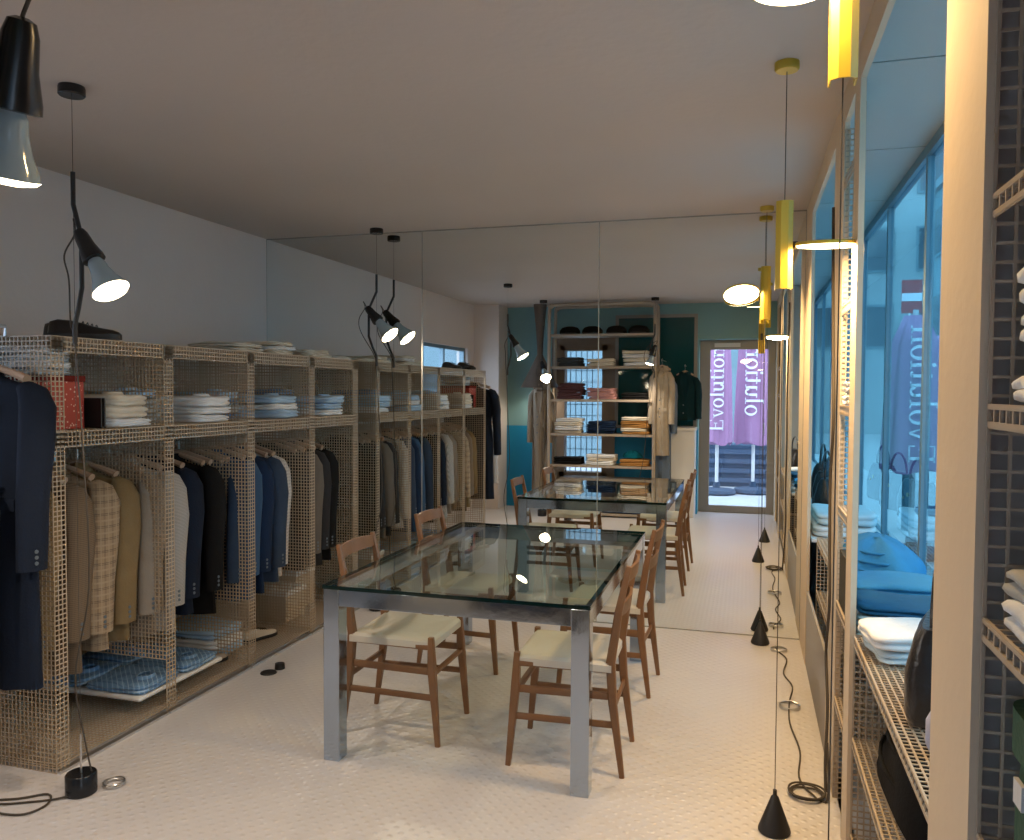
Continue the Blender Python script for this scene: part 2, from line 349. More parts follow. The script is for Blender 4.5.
# ------------------------------------------------------------------ garments and hangers
def ring(a, b, z, n=36, e=2.6, ph=0, amp=0, k=7, cx=0, cy=0):
    R = []
    for j in range(n):
        t = 2*PI*j/n; c, s = math.cos(t), math.sin(t)
        x = a*abs(c)**(2/e)*(1 if c > 0 else -1); y = b*abs(s)**(2/e)*(1 if s > 0 else -1)
        q = 1+amp*math.sin(k*t+ph)+amp*.6*math.sin((k+4)*t-ph*2)
        R.append((cx+x*(1+amp*.15*math.sin(5*t+ph)), cy+y*q, z))
    return R
def garment(label, loc, mat, L=.80, hw=.215, kind='jacket', rz=0, name=None, cat=None, group=None, sl=.62, seed=0, lapel=None, depth=.05, accent=None, sx=1.0):
    name = name or {'jacket': 'blazer', 'coat': 'long_coat', 'shirt': 'hanging_shirt', 'tee': 'hanging_shirt'}[kind]
    cat = cat or {'blazer': 'jacket', 'long_coat': 'coat', 'hanging_shirt': 'shirt'}.get(name, 'jacket')
    rn = random.Random(seed); ph = rn.random()*6
    t = thing(name, label, cat, loc, rz, group)
    d = depth
    prof = [(-.035, .055, .030), (-.05, .075, .036), (-.065, .11, .040), (-.085, hw*.80, .042), (-.11, hw*.95, d*.95), (-.15, hw, d), (-.26, hw*.96, d*1.1), (-.42, hw*.92, d*1.05), (-.60, hw*.97, d*1.1), (-L*.92, hw*1.03, d*1.15), (-L, hw*1.05, d*1.15)]
    rs = []
    for z, a, b_ in prof:
        tt = min(1, max(0, (-z-.15)/.5)); rs.append(ring(a, b_, z, ph=ph, amp=.16*tt, cx=.004*math.sin(9*z+ph)))
    build(MB().loft(rs), 'body', mat, t, ang=60)
    for s in (-1, 1):
        lean = rn.uniform(-.015, .015)
        p = [(s*(hw-.045), 0, -.095), (s*(hw-.012), 0, -.115), (s*(hw+.015), -.004, -.17), (s*(hw+.028), -.01+lean, -.30), (s*(hw+.026), -.018+lean, -.40), (s*(hw+.03), -.034+lean, -.52), (s*(hw+.033), -.045+lean, -sl-.10)]
        if kind == 'tee': p = p[:4]
        r = [.038, .055, .065, .064, .061, .057, .053][:len(p)]
        sv = build(MB().tube(p, r, 14, sq=(.72, 1.15)), 'sleeve', mat, t, ang=60)
        if kind in ('jacket', 'coat'):
            e = Vector(p[-1]); bb = MB()
            for k in range(3): bb.lathe([(.0075, 0), (.0075, .004)], e+Vector((s*.034, -.012, .03+.022*k)), (s, -.2, 0), 8)
            build(bb, 'cuff_buttons', accent or M['button'], sv)
    # collar band round the neck
    n = 14; c0 = []; c1 = []
    cb = MB(); cc = [[], [], [], []]
    for j in range(n+1):
        t_ = -PI*.42+(PI*1.84)*j/n; cx_, sy_ = math.cos(t_), math.sin(t_)
        base = (0.066*cx_, .036*sy_, -.045); cc[0].append(base); cc[1].append((.062*cx_, .033*sy_, -.012)); cc[2].append((.070*cx_, .040*sy_, -.012)); cc[3].append((.082*cx_, .050*sy_, -.05))
    cb.loft([[cc[k][j] for k in range(4)] for j in range(n+1)])
    build(cb, 'collar', lapel or mat, t, ang=60)
    if kind in ('jacket', 'coat'):
        lb = MB(); y = -d*1.04
        for s in (-1, 1):
            q = hw/.225; pts = [(s*.055*q, -.040, -.05), (s*.095*q, y-.001, -.13), (s*.088*q, y-.006, -.155), (s*.112*q, y-.006, -.17), (s*.02, y-.010, -.40), (s*.004, y-.010, -.40), (s*.012, y-.004, -.30), (s*.034, -.040, -.07)]
            lb.prism(pts, (0, -.005, 0))
        build(lb, 'lapels', lapel or mat, t, False)
        bb = MB()
        for z in (-.43, -.53, -.63)[:2 if kind == 'jacket' else 3]: bb.lathe([(.009, 0), (.009, .005)], (.012, -d*1.25, z), (0, -1, 0), 10)
        build(bb, 'front_buttons', accent or M['button'], t)
        for s in (-1, 1): build(MB().prism([(s*hw*.32, -d*1.12, -.52), (s*hw*.78, -d*.98, -.52), (s*hw*.78, -d*.99, -.565), (s*hw*.32, -d*1.13, -.565)], (0, -.006, 0)), 'pocket_flap', mat, t, False)
    elif kind == 'shirt':
        build(MB().box(-.014, .014, -d*1.30, -d*1.1, -L*.93, -.07), 'button_placket', mat, t, False)
    return t
def hanger(label, loc, group='wooden coat hangers', rz=0, mat=None, top=1.285):
    t = thing('coat_hanger', label, 'hanger', loc, rz, group)
    p = [(-.205, 0, -.062), (-.14, 0, -.040), (-.06, 0, -.018), (0, 0, -.008), (.06, 0, -.018), (.14, 0, -.040), (.205, 0, -.062)]
    build(MB().tube(p, [.017, .014, .013, .013, .013, .014, .017], 8, sq=(1, 1.1)), 'shoulder_bar', mat or M['hangwood'], t)
    hz = top-loc[2]
    q = [(0, 0, -.01), (0, 0, hz-.022)]+[(.017*math.sin(a), 0, hz-.004+.017*-math.cos(a)) for a in [x*PI/6 for x in range(1, 10)]]
    q = [(0, 0, -.01), (0, 0, hz-.02), (.013, 0, hz-.012), (.017, 0, hz+.002), (.010, 0, hz+.015), (-.003, 0, hz+.017), (-.014, 0, hz+.010)]
    build(MB().tube(q, .0022, 6), 'hook', M['silver'], t)
    build(MB().tube([(-.20, .004, -.06), (-.19, .004, -.10), (.19, .004, -.10), (.20, .004, -.06)], .003, 6), 'trouser_bar', M['silver'], t)
    return t
gx = -3.005; RX = CX0+.42
ochre = cloth((.20, .14, .07)); beige = cloth((.27, .23, .19)); navy = cloth((.008, .014, .030)); blk = cloth((.006, .006, .007))
blue = cloth((.035, .085, .17)); dnavy = cloth((.008, .022, .06)); slate = cloth((.03, .05, .09)); char = cloth((.025, .025, .028)); gbrown = cloth((.12, .105, .09))
P_tan = plaid((.30, .22, .14), (.05, .03, .03), (.36, .28, .19), pitch=.045); P_tweed = plaid((.15, .10, .06), (.05, .035, .025), (.2, .15, .1), fine=.008)
P_hound = plaid((.36, .35, .33), (.08, .08, .08), (.5, .48, .46), fine=.007); P_check = plaid((.52, .50, .47), (.25, .25, .27), (.6, .58, .55), fine=.02)
JK = [(2.67, ochre, 'olive ochre corduroy jacket, nearest in the first wire cabinet', .84),
      (2.80, P_tweed, 'brown tweed blazer beside the near ochre jacket in first wire cabinet', .86),
      (2.96, P_tan, 'tan windowpane plaid blazer in the near wire cabinet', .80),
      (3.09, ochre, 'mustard ochre jacket just behind the tan plaid blazer', .80),
      (3.29, beige, 'plain grey beige jacket at near side of second wire cabinet', .82),
      (3.40, P_hound, 'light grey houndstooth jacket in the second wire cabinet', .84),
      (3.57, navy, 'dark navy jacket between the houndstooth and the black jacket', .80),
      (3.72, blk, 'plain black jacket at far side of second wire cabinet', .84),
      (3.97, slate, 'dark slate jacket, nearest in third wire cabinet', .80),
      (4.10, blue, 'mid blue jacket in the third wire cabinet', .86),
      (4.21, dnavy, 'deep navy jacket behind the mid blue one', .84),
      (4.32, slate, 'slate blue jacket next to the pale checked one', .80),
      (4.43, P_check, 'pale grey checked jacket in the third wire cabinet', .78),
      (4.66, char, 'charcoal jacket nearest in the cabinet by the mirror', .80),
      (4.78, gbrown, 'grey brown wool jacket in the cabinet by the mirror', .80),
      (4.90, char, 'charcoal jacket behind the grey brown wool jacket', .82),
      (5.03, blk, 'black jacket closest to the mirror in last wire cabinet', .80)]
for i, (y, m, lb, L) in enumerate(JK):
    garment(lb, (RX, y, 1.215), m, L=L+.04, hw=.245+.01*(i % 3), seed=i, rz=(-.10, .08, 0, .12)[i % 4]*.7, group='jackets hanging in the wire cabinets', sl=.64, depth=.045)
    hanger('wooden coat hanger inside the '+lb.split(',')[0].replace(' in the near wire cabinet', '').replace(' in the third wire cabinet', '').replace(' in the second wire cabinet', '').replace(' in the cabinet by the mirror', ' by the mirror').replace(' beside the near ochre jacket in first wire cabinet', '').replace(' at near side of second wire cabinet', ''),
           (RX, y, 1.215), rz=(-.10, .08, 0, .12)[i % 4]*.7)
for y, w_ in ((3.80, 'beside the plain black jacket'), (3.91, 'nearest in the third wire cabinet')):
    hanger('empty wooden coat hanger on the rail '+w_, (RX, y, 1.215))
# overcoats on the near end
garment('dark navy overcoat hanging on the near end of the wire cabinets', (-2.845, 2.45, 1.65), navy, L=1.25, hw=.245, kind='coat', seed=40, sl=.68, rz=.0, depth=.05, name='long_coat')
garment('pale grey fuzzy coat hanging in front of the dark navy overcoat', (-2.875, 2.27, 1.27), cloth((.38, .38, .40)), L=.84, hw=.19, kind='coat', seed=41, sl=.62, depth=.06)
for x, y, z, w_ in ((-2.845, 2.45, 1.65, 'dark navy overcoat'), (-2.875, 2.27, 1.27, 'pale grey fuzzy coat')):
    hanger('wooden coat hanger inside the '+w_, (x, y, z), top=1.80, rz=.0)
t = thing('coat_rail', 'steel rail fixed from the near cabinet end for the overcoats', 'rail', (-2.88, 2.36, 1.80))
build(MB().tube([(.015, .20, -.04), (.015, .20, 0), (.012, -.03, 0), (-.02, -.08, 0), (-.02, -.16, 0)], .007), 'rail_arm', M['steel_soft'], t)

# ------------------------------------------------------------------ folded goods
ORD = ['bottom', 'second', 'third', 'fourth', 'fifth', 'sixth', 'seventh']
def folded(name, label, cat, group, loc, size, mat, seed=0, rz=0, collar=None, tilt=0):
    rn = random.Random(seed); w, d, h = size
    t = thing(name, label, cat, loc, rz, group)
    rings = []; ph = rn.random()*6; N = 44
    prof = [(.0, .018), (.06, .006), (.2, .0), (.38, .001), (.48, .011), (.52, .011), (.62, .001), (.8, .0), (.93, .007), (1.0, .022)]
    for zz, ins in prof:
        R = []
        for j in range(N):
            a = 2*PI*j/N; c, s = math.cos(a), math.sin(a); e = 9
            k = (abs(c)**e+abs(s)**e)**(-1/e)
            x = (w/2-ins)*c*k; y = (d/2-ins)*s*k
            nz = .004*math.sin(3*a+ph)+.003*math.sin(7*a+ph*2+zz*4)
            R.append((x*(1+nz/w*1.5), y*(1+nz/d*1.5), h*zz*(1+.10*math.sin(2*a+ph)*zz)))
        rings.append(R)
    tx_, ty_ = rn.uniform(-.05, .05), rn.uniform(-.03, .05)
    top = rings[-1]; rings.append([(x*.6, y*.6, h*(1.03+.03*math.sin(5*x/w+ph))) for x, y, z in top]); rings.append([(x*.1, y*.1, h*1.05) for x, y, z in top])
    rings = [[(x, y, z*(1+tx_*y/d*4+ty_*x/w*4)+(.004*math.sin(9*y/d+ph)*math.cos(6*x/w) if q_ > 1 else 0)) for x, y, z in r_] for q_, r_ in enumerate(rings)]
    build(MB().loft(rings), 'folded_body', mat, t, ang=75)
    if collar:
        cb = MB(); R = []
        for j in range(11):
            a = -PI*.4+PI*1.8*j/10+PI/2
            cxx, syy = .045*math.cos(a), .035*math.sin(a)
            R.append([(cxx*1.25, syy*1.25, h*1.0), (cxx, syy, h+.016), (cxx*.9, syy*.9, h+.014), (cxx*1.1, syy*1.1, h*1.0)])
        cb.loft(R); cb.xform(Matrix.Translation((w*.22, 0, 0)) @ Matrix.Rotation(PI/2, 4, 'Z')); build(cb, 'collar', mat, t, ang=75)
    return t
def pile(where, loc, n, size, mats, colname, kindname='shirt', rz=0, seed=0, collar=True, grp=None):
    z = loc[2]; rn = random.Random(seed)
    for k in range(n):
        m = mats[k % len(mats)]; cn = colname[k % len(colname)] if isinstance(colname, (list, tuple)) else colname
        hh = size[2]*rn.uniform(.8, 1.25)
        pos = 'topmost' if k == n-1 and n > 1 else ORD[k]+('most' if k == 0 else ' from bottom')
        lb = (pos+' '+cn+' '+kindname+' in pile '+where) if n > 1 else cn+' folded '+kindname+' '+where
        folded('folded_'+kindname.replace(' ', '_'), lb, kindname, grp or 'folded '+kindname+'s '+where, (loc[0]+rn.uniform(-.014, .014), loc[1]+rn.uniform(-.012, .012), z), (size[0]*rn.uniform(.96, 1.03), size[1]*rn.uniform(.95, 1.03), hh), m, seed*10+k, rz+rn.uniform(-.10, .10), collar=collar and k == n-1)
        z += hh*1.04+.001
    return z
cream = cloth((.66, .60, .50)); wht = cloth((.72, .73, .74)); lblue = cloth((.36, .50, .66)); lgrey = cloth((.42, .42, .40)); mblue = cloth((.16, .25, .40)); dkblue = cloth((.07, .11, .20))
SH = CZM+.006
pile('beside the red box on first cabinet shelf', (-2.86, 3.04, SH), 3, (.38, .26, .044), [wht, cream, cream, cream], 'cream', seed=1)
pile('at near side of second cabinet shelf', (-3.06, 3.38, SH), 4, (.36, .22, .036), [lgrey, lgrey, lgrey, lblue], 'grey', seed=2)
pile('at far side of second cabinet shelf', (-2.87, 3.66, SH), 3, (.38, .26, .044), [wht, wht, wht, lblue], 'white', seed=3)
pile('at near side of third cabinet shelf', (-3.06, 4.05, SH), 4, (.36, .22, .036), [mblue, lgrey, mblue, lblue], 'dusty blue', seed=4)
pile('at far side of third cabinet shelf', (-2.87, 4.34, SH), 3, (.38, .26, .044), [lblue, wht, lblue, lblue], 'light blue', seed=5)
pile('at near side of last cabinet shelf', (-3.06, 4.68, SH), 4, (.36, .20, .036), [dkblue, mblue, mblue, mblue], 'dark blue', seed=6)
pile('at far side of last cabinet shelf', (-2.87, 4.95, SH), 3, (.38, .26, .044), [wht, lblue, lblue, lblue], 'pale blue', seed=7)
ST = CZT+.006
pile('on top of the third wire cabinet', (-2.95, 4.10, ST), 2, (.34, .30, .028), [cream, cream], 'cream', 'garment', seed=11, collar=False)
pile('at far edge of third wire cabinet top', (-2.90, 4.38, ST), 3, (.36, .24, .026), [cream, wht, cream], 'cream', 'garment', seed=12, collar=False)
pile('on top of the cabinet by the mirror', (-2.92, 4.86, ST), 2, (.36, .30, .028), [cream, cream], 'cream', 'garment', seed=13, collar=False)
pile('on the cabinet top right against the mirror', (-2.92, 5.10, ST) if False else (-2.92, 5.165, ST), 1, (.36, .26, .03), [cream], 'cream', 'garment', seed=14, collar=False)
# red patterned tin with wrapped shirts above it
t = thing('gift_box', 'red speckled box with a dark lid on the near cabinet shelf', 'box', (-2.90, 2.72, SH))
dots = principled('red_speckled', (.38, .035, .02), .5); n, l, bb = nodes(dots); vo = n.new('ShaderNodeTexVoronoi'); vo.inputs['Scale'].default_value = 60; cr_ = n.new('ShaderNodeMix'); cr_.data_type = 'RGBA'
lt = n.new('ShaderNodeMath'); lt.operation = 'LESS_THAN'; lt.inputs[1].default_value = .25; tc = n.new('ShaderNodeTexCoord'); l.new(tc.outputs['Object'], vo.inputs['Vector']); l.new(vo.outputs['Distance'], lt.inputs[0]); l.new(lt.outputs[0], cr_.inputs[0])
cr_.inputs[6].default_value = (.38, .035, .02, 1); cr_.inputs[7].default_value = (.7, .45, .35, 1); l.new(cr_.outputs[2], bb.inputs['Base Color'])
build(MB().box(-.16, .16, -.11, .11, 0, .20), 'box_body', dots, t, False, .004)
build(MB().box(-.165, .165, -.115, .115, .20, .225), 'lid', cloth((.16, .02, .015)), t, False, .004)
for k in range(4):
    folded('wrapped_shirt', ORD[k]+(' most' if 0 else '')+' clear wrapped shirt stacked on the red speckled box', 'shirt', 'wrapped shirts on the red box', (-2.94, 2.72, SH+.226+k*.029), (.30, .22, .026), [M['clear'], wht][k % 2], 90+k)
t = thing('framed_stand', 'black wire book stand between the red box and cream pile', 'stand', (-2.80, 2.865, SH))
build(MB().box(-.12, .12, -.006, .0, 0, .13).box(-.12, .12, .012, .02, 0, .13).box(-.12, .12, -.006, .02, 0, .006), 'stand_frame', M['black'], t, False)

# black shoes
def shoe(label, loc, rz, grp, mat=None, s=1.0):
    t = thing('leather_shoe', label, 'shoe', loc, rz, grp); mat = mat or M['leather']
    st = [(-.135, .022, .055), (-.13, .032, .075), (-.10, .037, .085), (-.05, .035, .082), (0, .035, .070), (.04, .041, .058), (.08, .047, .050), (.12, .042, .044), (.145, .028, .034), (.155, .010, .024)]
    rr = []
    for x, w_, h_ in st:
        rr.append([(x*s, w_*s*math.cos(a)*(1 if math.sin(a) < .3 else .72), (.022+max(0, h_-.022)*max(0, math.sin(a)))*s) for a in [2*PI*j/16 for j in range(16)]])
    build(MB().loft(rr), 'upper', mat, t, ang=70)
    o = [(x*s, (w_+.005)*s) for x, w_, h_ in st]
    poly = [(x, y, 0) for x, y in o]+[(x, -y, 0) for x, y in reversed(o)]
    build(MB().prism(poly, (0, 0, .022*s)), 'sole', M['black'], t)
    build(MB().box(-.135*s, -.07*s, -.034*s, .034*s, 0, .022*s), 'heel', M['black'], t, False)
    lb = MB()
    for k in range(4): lb.tube([((.0+.018*k)*s, -.022*s, (.070-.004*k)*s), ((.0+.018*k)*s, 0, (.078-.005*k)*s), ((.0+.018*k)*s, .022*s, (.070-.004*k)*s)], .0025*s, 6)
    build(lb, 'laces', M['black'], t)
    return t
shoe('black leather shoe, nearer of the pair on the near cabinet top', (-2.77, 2.86, ST), .62, 'black shoes on the cabinet', s=.98)
shoe('black leather shoe, farther of the pair on the near cabinet top', (-2.89, 2.95, ST), .55, 'black shoes on the cabinet', s=.98)
# floor level goods in the cabinets
t = thing('clothes_tray', 'thin pale board near the floor under the plaid shirts', 'tray', (-3.02, 3.38, .10))
build(MB().box(-.34, .34, -.31, .31, .0, .022), 'tray_base', M['white'], t, False, .01)
P_blue = plaid((.13, .25, .42), (.05, .12, .25), (.38, .52, .68), pitch=.03)
for i, (dx, dy, w_, d_) in enumerate(((-.17, -.165, .33, .31), (.17, -.165, .33, .31), (-.17, .165, .33, .31), (.17, .165, .33, .31))):
    folded('folded_shirt', 'blue plaid folded shirt at the '+['rear near', 'front near', 'rear far', 'front far'][i]+' corner of the floor tray', 'shirt', 'blue plaid shirts on the floor tray', (-3.02+dx, 3.38+dy*.93, .124), (w_, d_*.93, .035), P_blue, 60+i, collar=True)
pile('on the third wire cabinet floor', (-3.05, 4.0, .036), 3, (.42, .30, .045), [lblue, wht, lblue], 'pale blue', 'garment', seed=21, collar=False)
for i, (y, hh, x) in enumerate(((4.72, .20, -3.02), (5.0, .26, -3.12))):
    t = thing('storage_box', ['low', 'tall'][i]+' pale cardboard storage box on the floor of last wire cabinet', 'box', (x, y, .036))
    build(MB().box(-.16, .16, -.12, .12, 0, hh), 'box_body', M['card'], t, False, .004); build(MB().box(-.165, .165, -.125, .125, hh-.03, hh+.006), 'lid', M['white'], t, False, .004)
shoe('pale low shoe on the floor of the third wire cabinet', (-2.84, 4.26, .036), 1.3, None, cloth((.5, .45, .38)), .85)
shoe('small beige shoe lying on the floor behind the plaid shirt tray', (-2.85, 3.78, .036), 1.2, None, cloth((.35, .30, .25)), .8)

# ------------------------------------------------------------------ table
TX0, TX1, TY0, TY1, TZ = -1.69, -.558, 2.99, 4.70, .74
t = thing('glass_table', 'long table with green tinted glass top on polished steel legs', 'table', ((TX0+TX1)/2, (TY0+TY1)/2, 0)); hx, hy = (TX1-TX0)/2, (TY1-TY0)/2
g = MB().box(-hx, hx, -hy, hy, TZ-.015, TZ); g.m = [1, 1, 1, 1, 0, 0]
build(g, 'glass_top', [M['tglass'], M['tedge']], t, False)
L = .072; i_ = .003
for sx in (-1, 1):
    for sy in (-1, 1):
        x0 = sx*(hx-i_); y0 = sy*(hy-i_); xs = sorted((x0, x0-sx*L)); ys = sorted((y0, y0-sy*L))
        build(MB().box(*xs, *ys, 0, TZ-.0155), 'leg', M['steel'], t, False, .003)
ap = MB(); az0, az1 = TZ-.085, TZ-.0155
for s in (-1, 1):
    ys = sorted((s*(hy-i_-.002), s*(hy-i_-.030))); ap.box(-hx+i_+L, hx-i_-L, *ys, az0, az1)
    xs = sorted((s*(hx-i_-.002), s*(hx-i_-.030))); ap.box(*xs, -hy+i_+L, hy-i_-L, az0, az1)
build(ap, 'apron', M['steel'], t, False, .002)

# ------------------------------------------------------------------ chairs
def weave_seat(w, d):
    mb = MB(); n = 26
    # rope seat: four triangular fields of cords running to the mitre lines, slight dish
    R = []
    N = 30
    grid = []
    for i in range(N+1):
        row = []
        for j in range(N+1):
            u = -1+2*i/N; v = -1+2*j/N
            m = max(abs(u), abs(v)); dish = -.016*(1-m*m)
            a = (abs(v) if abs(v) > abs(u) else abs(u))
            cord = .004*abs(math.sin(a*PI*9))
            row.append((u*w/2, v*d/2, .018*(1-max(0, m-.93)/.07*.6)+dish+cord))
        grid.append(row)
    b0 = len(mb.v)
    for r in grid: mb.v += r
    for i in range(N):
        for j in range(N): a = b0+i*(N+1)+j; mb.f.append((a, a+N+1, a+N+2, a+1)); mb.m.append(0)
    # underside and rim
    b1 = len(mb.v); rim = [grid[i][0] for i in range(N+1)]+[grid[N][j] for j in range(1, N+1)]+[grid[i][N] for i in range(N-1, -1, -1)]+[grid[0][j] for j in range(N-1, 0, -1)]
    lo = [(x*1.0, y*1.0, z-.028) for x, y, z in rim]; mb.loft([lo, rim], True, False)
    return mb
def chair(label, x, y, rz):
    # local: faces -X (back rest at +X), width along Y
    t = thing('wooden_chair', label, 'chair', (x, y, 0), rz, 'rope seated wooden chairs around the glass table')
    W2 = .185
    for s in (-1, 1):
        build(MB().beam((-.225, s*(W2+.006), 0), (-.195, s*W2, .34), .020, .022, .034, .036).beam((-.195, s*W2, .34), (-.190, s*(W2-.002), .475), .034, .036, .024, .024), 'leg', M['wood'], t)
        bl = MB()
        P = [((.245, s*(W2-.008), 0), .020), ((.205, s*(W2-.012), .30), .034), ((.195, s*(W2-.014), .46), .036), ((.225, s*(W2-.014), .67), .030), ((.264, s*(W2-.014), .855), .020)]
        for (a, wa), (b_, wb) in zip(P, P[1:]): bl.beam(a, b_, wa, wa, wb, wb)
        build(bl, 'rear_post', M['wood'], t)
        build(MB().beam((-.205, s*(W2+.002), .21), (.212, s*(W2-.010), .21), .013, .026), 'stretcher', M['wood'], t)
        build(MB().beam((-.20, s*(W2+.001), .325), (.203, s*(W2-.012), .325), .014, .030), 'stretcher', M['wood'], t)
        build(MB().beam((-.19, s*W2, .432), (.20, s*(W2-.014), .432), .02, .024), 'seat_rail', M['wood'], t)
    build(MB().beam((-.196, -W2, .31), (-.196, W2, .31), .014, .026, side=(0, 0, 1)), 'stretcher', M['wood'], t)
    build(MB().beam((.207, -W2+.01, .27), (.207, W2-.01, .27), .026, .013, side=(0, 0, 1)), 'stretcher', M['wood'], t)
    build(weave_seat(.40, .385).xform(Matrix.Translation((.0, 0, .447))), 'seat', M['rope'], t, ang=80)
    for z, xx in ((.67, .226), (.815, .255)):
        sl = MB(); rr = []
        for k in range(9):
            v = -1+2*k/8; bow = .022*(1-v*v)
            c = Vector((xx+bow, v*(W2-.014), z+.004*(1-v*v)))
            hgt = .026+.004*(1-v*v)
            rr.append([c+Vector((-.006-.004, 0, -hgt)), c+Vector((.006-.004, 0, -hgt)), c+Vector((.006+.004, 0, hgt)), c+Vector((-.006+.004, 0, hgt))])
        build(sl.loft(rr), 'back_slat', M['wood'], t, ang=50)
    return t
chair('wooden rope seat chair in front, on the aisle side of the glass table', -.712, 3.37, .02)
chair('wooden rope seat chair on the aisle side, nearer the mirror', -.70, 4.27, -.03)
chair('wooden rope seat chair in front, on the cabinet side of the glass table', -1.50, 3.44, PI+.0)
chair('wooden rope seat chair on the cabinet side, nearer the mirror', -1.52, 4.38, PI-.03)

# ------------------------------------------------------------------ lamps
def spot(parent, loc, dirv, energy, col=(1, .80, .60), size=PI*.75, r=.035, blend=.6):
    ld = bpy.data.lights.new('bulb_light', 'SPOT'); ld.energy = energy; ld.color = col; ld.spot_size = size; ld.spot_blend = blend; ld.shadow_soft_size = r
    o = bpy.data.objects.new('bulb_light', ld); COL.objects.link(o); o.parent = parent; o.location = loc
    o.rotation_euler = Vector(dirv).to_track_quat('-Z', 'Y').to_euler(); return o
def cable_lamp(label, x, y, bulge, head_dir, en, head_z=2.10, bs=1.15, cdx=0, ho=(0, 0), floor_weight=True, grp='black cable spotlights', clip=None):
    t = thing('cable_spotlight', label, 'lamp', (x, y, 0), 0, grp)
    build(MB().lathe([(.001, 0), (.045, 0), (.047, -.006), (.047, -.032), (.043, -.036), (.001, -.036)], (0, 0, H), n=28), 'ceiling_rose', M['blackp'], t)
    build(MB().tube([(0, 0, H-.034), (0, 0, .08)], .0011, 6), 'steel_cable', M['cord'], t)
    bx, by = bulge
    tp = [(0, 0, 2.36), (0, 0, 2.28), (0, 0, 2.24), (bx*.5, by*.5, 2.18), (bx, by, 2.12), (bx, by, 1.98), (bx, by, 1.93), (bx*.5, by*.5, 1.85), (0, 0, 1.79), (0, 0, 1.72)]
    build(MB().tube(tp, .0085, 10), 'bent_tube', M['black'], t)
    d = Vector(head_dir).normalized(); c = Vector((bx+ho[0], by+ho[1], head_z-.02))+Vector((d.x*.05, d.y*.05, 0))
    sk = build(MB().lathe([(.010, -.075), (.020, -.07), (.026, -.05), (.030, .0), (.040, .045), (.041, .06), (.034, .062)], c, d, 24), 'lamp_socket', M['blackp'], t)
    build(MB().beam((bx, by, head_z), tuple(c-d*.02), .016, .016), 'swivel', M['blackp'], t)
    bp_ = [(.018, .055), (.027, .075), (.030, .10), (.040, .135), (.052, .160), (.058, .178)]
    bp_ = [(r_*bs, .055+(z_-.055)*bs) for r_, z_ in bp_]
    bl = build(MB().lathe(bp_, c, d, 28, cap=False), 'reflector_bulb', M['bulbglass'], t)
    build(MB().lathe([(r_*bs, .055+(z_-.055)*bs) for r_, z_ in ((.058, .178), (.050, .186), (.030, .191), (.002, .193))], c, d, 28), 'bulb_face', M['bulb'], bl)
    spot(t, c+d*.235, d, en)
    # thin supply cord looping off the socket then down along the cable
    e = c-d*.075
    cd = [tuple(e), tuple(e-d*.04+Vector((0, 0, .01))), (bx-.03, by, head_z+.03), (bx-.07, by-.01, head_z-.05), (bx-.06, by, head_z-.14), (-.02, 0, 1.80), (-.01, .01, 1.72), (.012+cdx*.6, .02, 1.3), (.03+cdx, .02, .8), (-.03+cdx, .01, .45), (cdx, .02, .2), (.05+cdx*.6, .02, .006)]
    build(MB().tube(smooth_path(cd), .0032, 6), 'supply_cord', M['cord'], t)
    if floor_weight:
        build(MB().lathe([(.001, 0), (.052, 0), (.056, .004), (.056, .075), (.052, .080), (.001, .080)], (0, 0, 0), n=28), 'floor_weight', M['blackp'], t)
        build(MB().lathe([(.004, .08), (.004, .22), (.002, .23)], (0, 0, 0), n=8), 'cable_rod', M['silver'], t)
    return t
def smooth_path(p, n=6):
    p = [Vector(q) for q in p]; out = []
    for i in range(len(p)-1):
        a, b_, c, d = p[max(i-1, 0)], p[i], p[i+1], p[min(i+2, len(p)-1)]
        for k in range(n):
            u = k/n
            out.append(.5*((2*b_)+(-a+c)*u+(2*a-5*b_+4*c-d)*u*u+(-a+3*b_-3*c+d)*u**3))
    out.append(p[-1]); return out
cable_lamp('black cable spotlight hanging in front of the near wire cabinet', -2.435, 2.475, (.035, 0), (.52, .0, -.82), 30)
cable_lamp('black cable spotlight beside the far wall mirror on the left', -2.50, 5.19, (-.06, 0), (.66, -.04, -.72), 26)
cable_lamp('black cable spotlight closest to the viewer at the upper left', -1.075, .895, (-.05, .02), (-.30, .12, -1), 22, head_z=2.055, cdx=-.14, bs=.86, ho=(.064, .068))
cable_lamp('black cable spotlight beside the sweater rack at its left', -2.44, .92, (.0, .05), (.35, .6, -.75), 30, head_z=1.88)

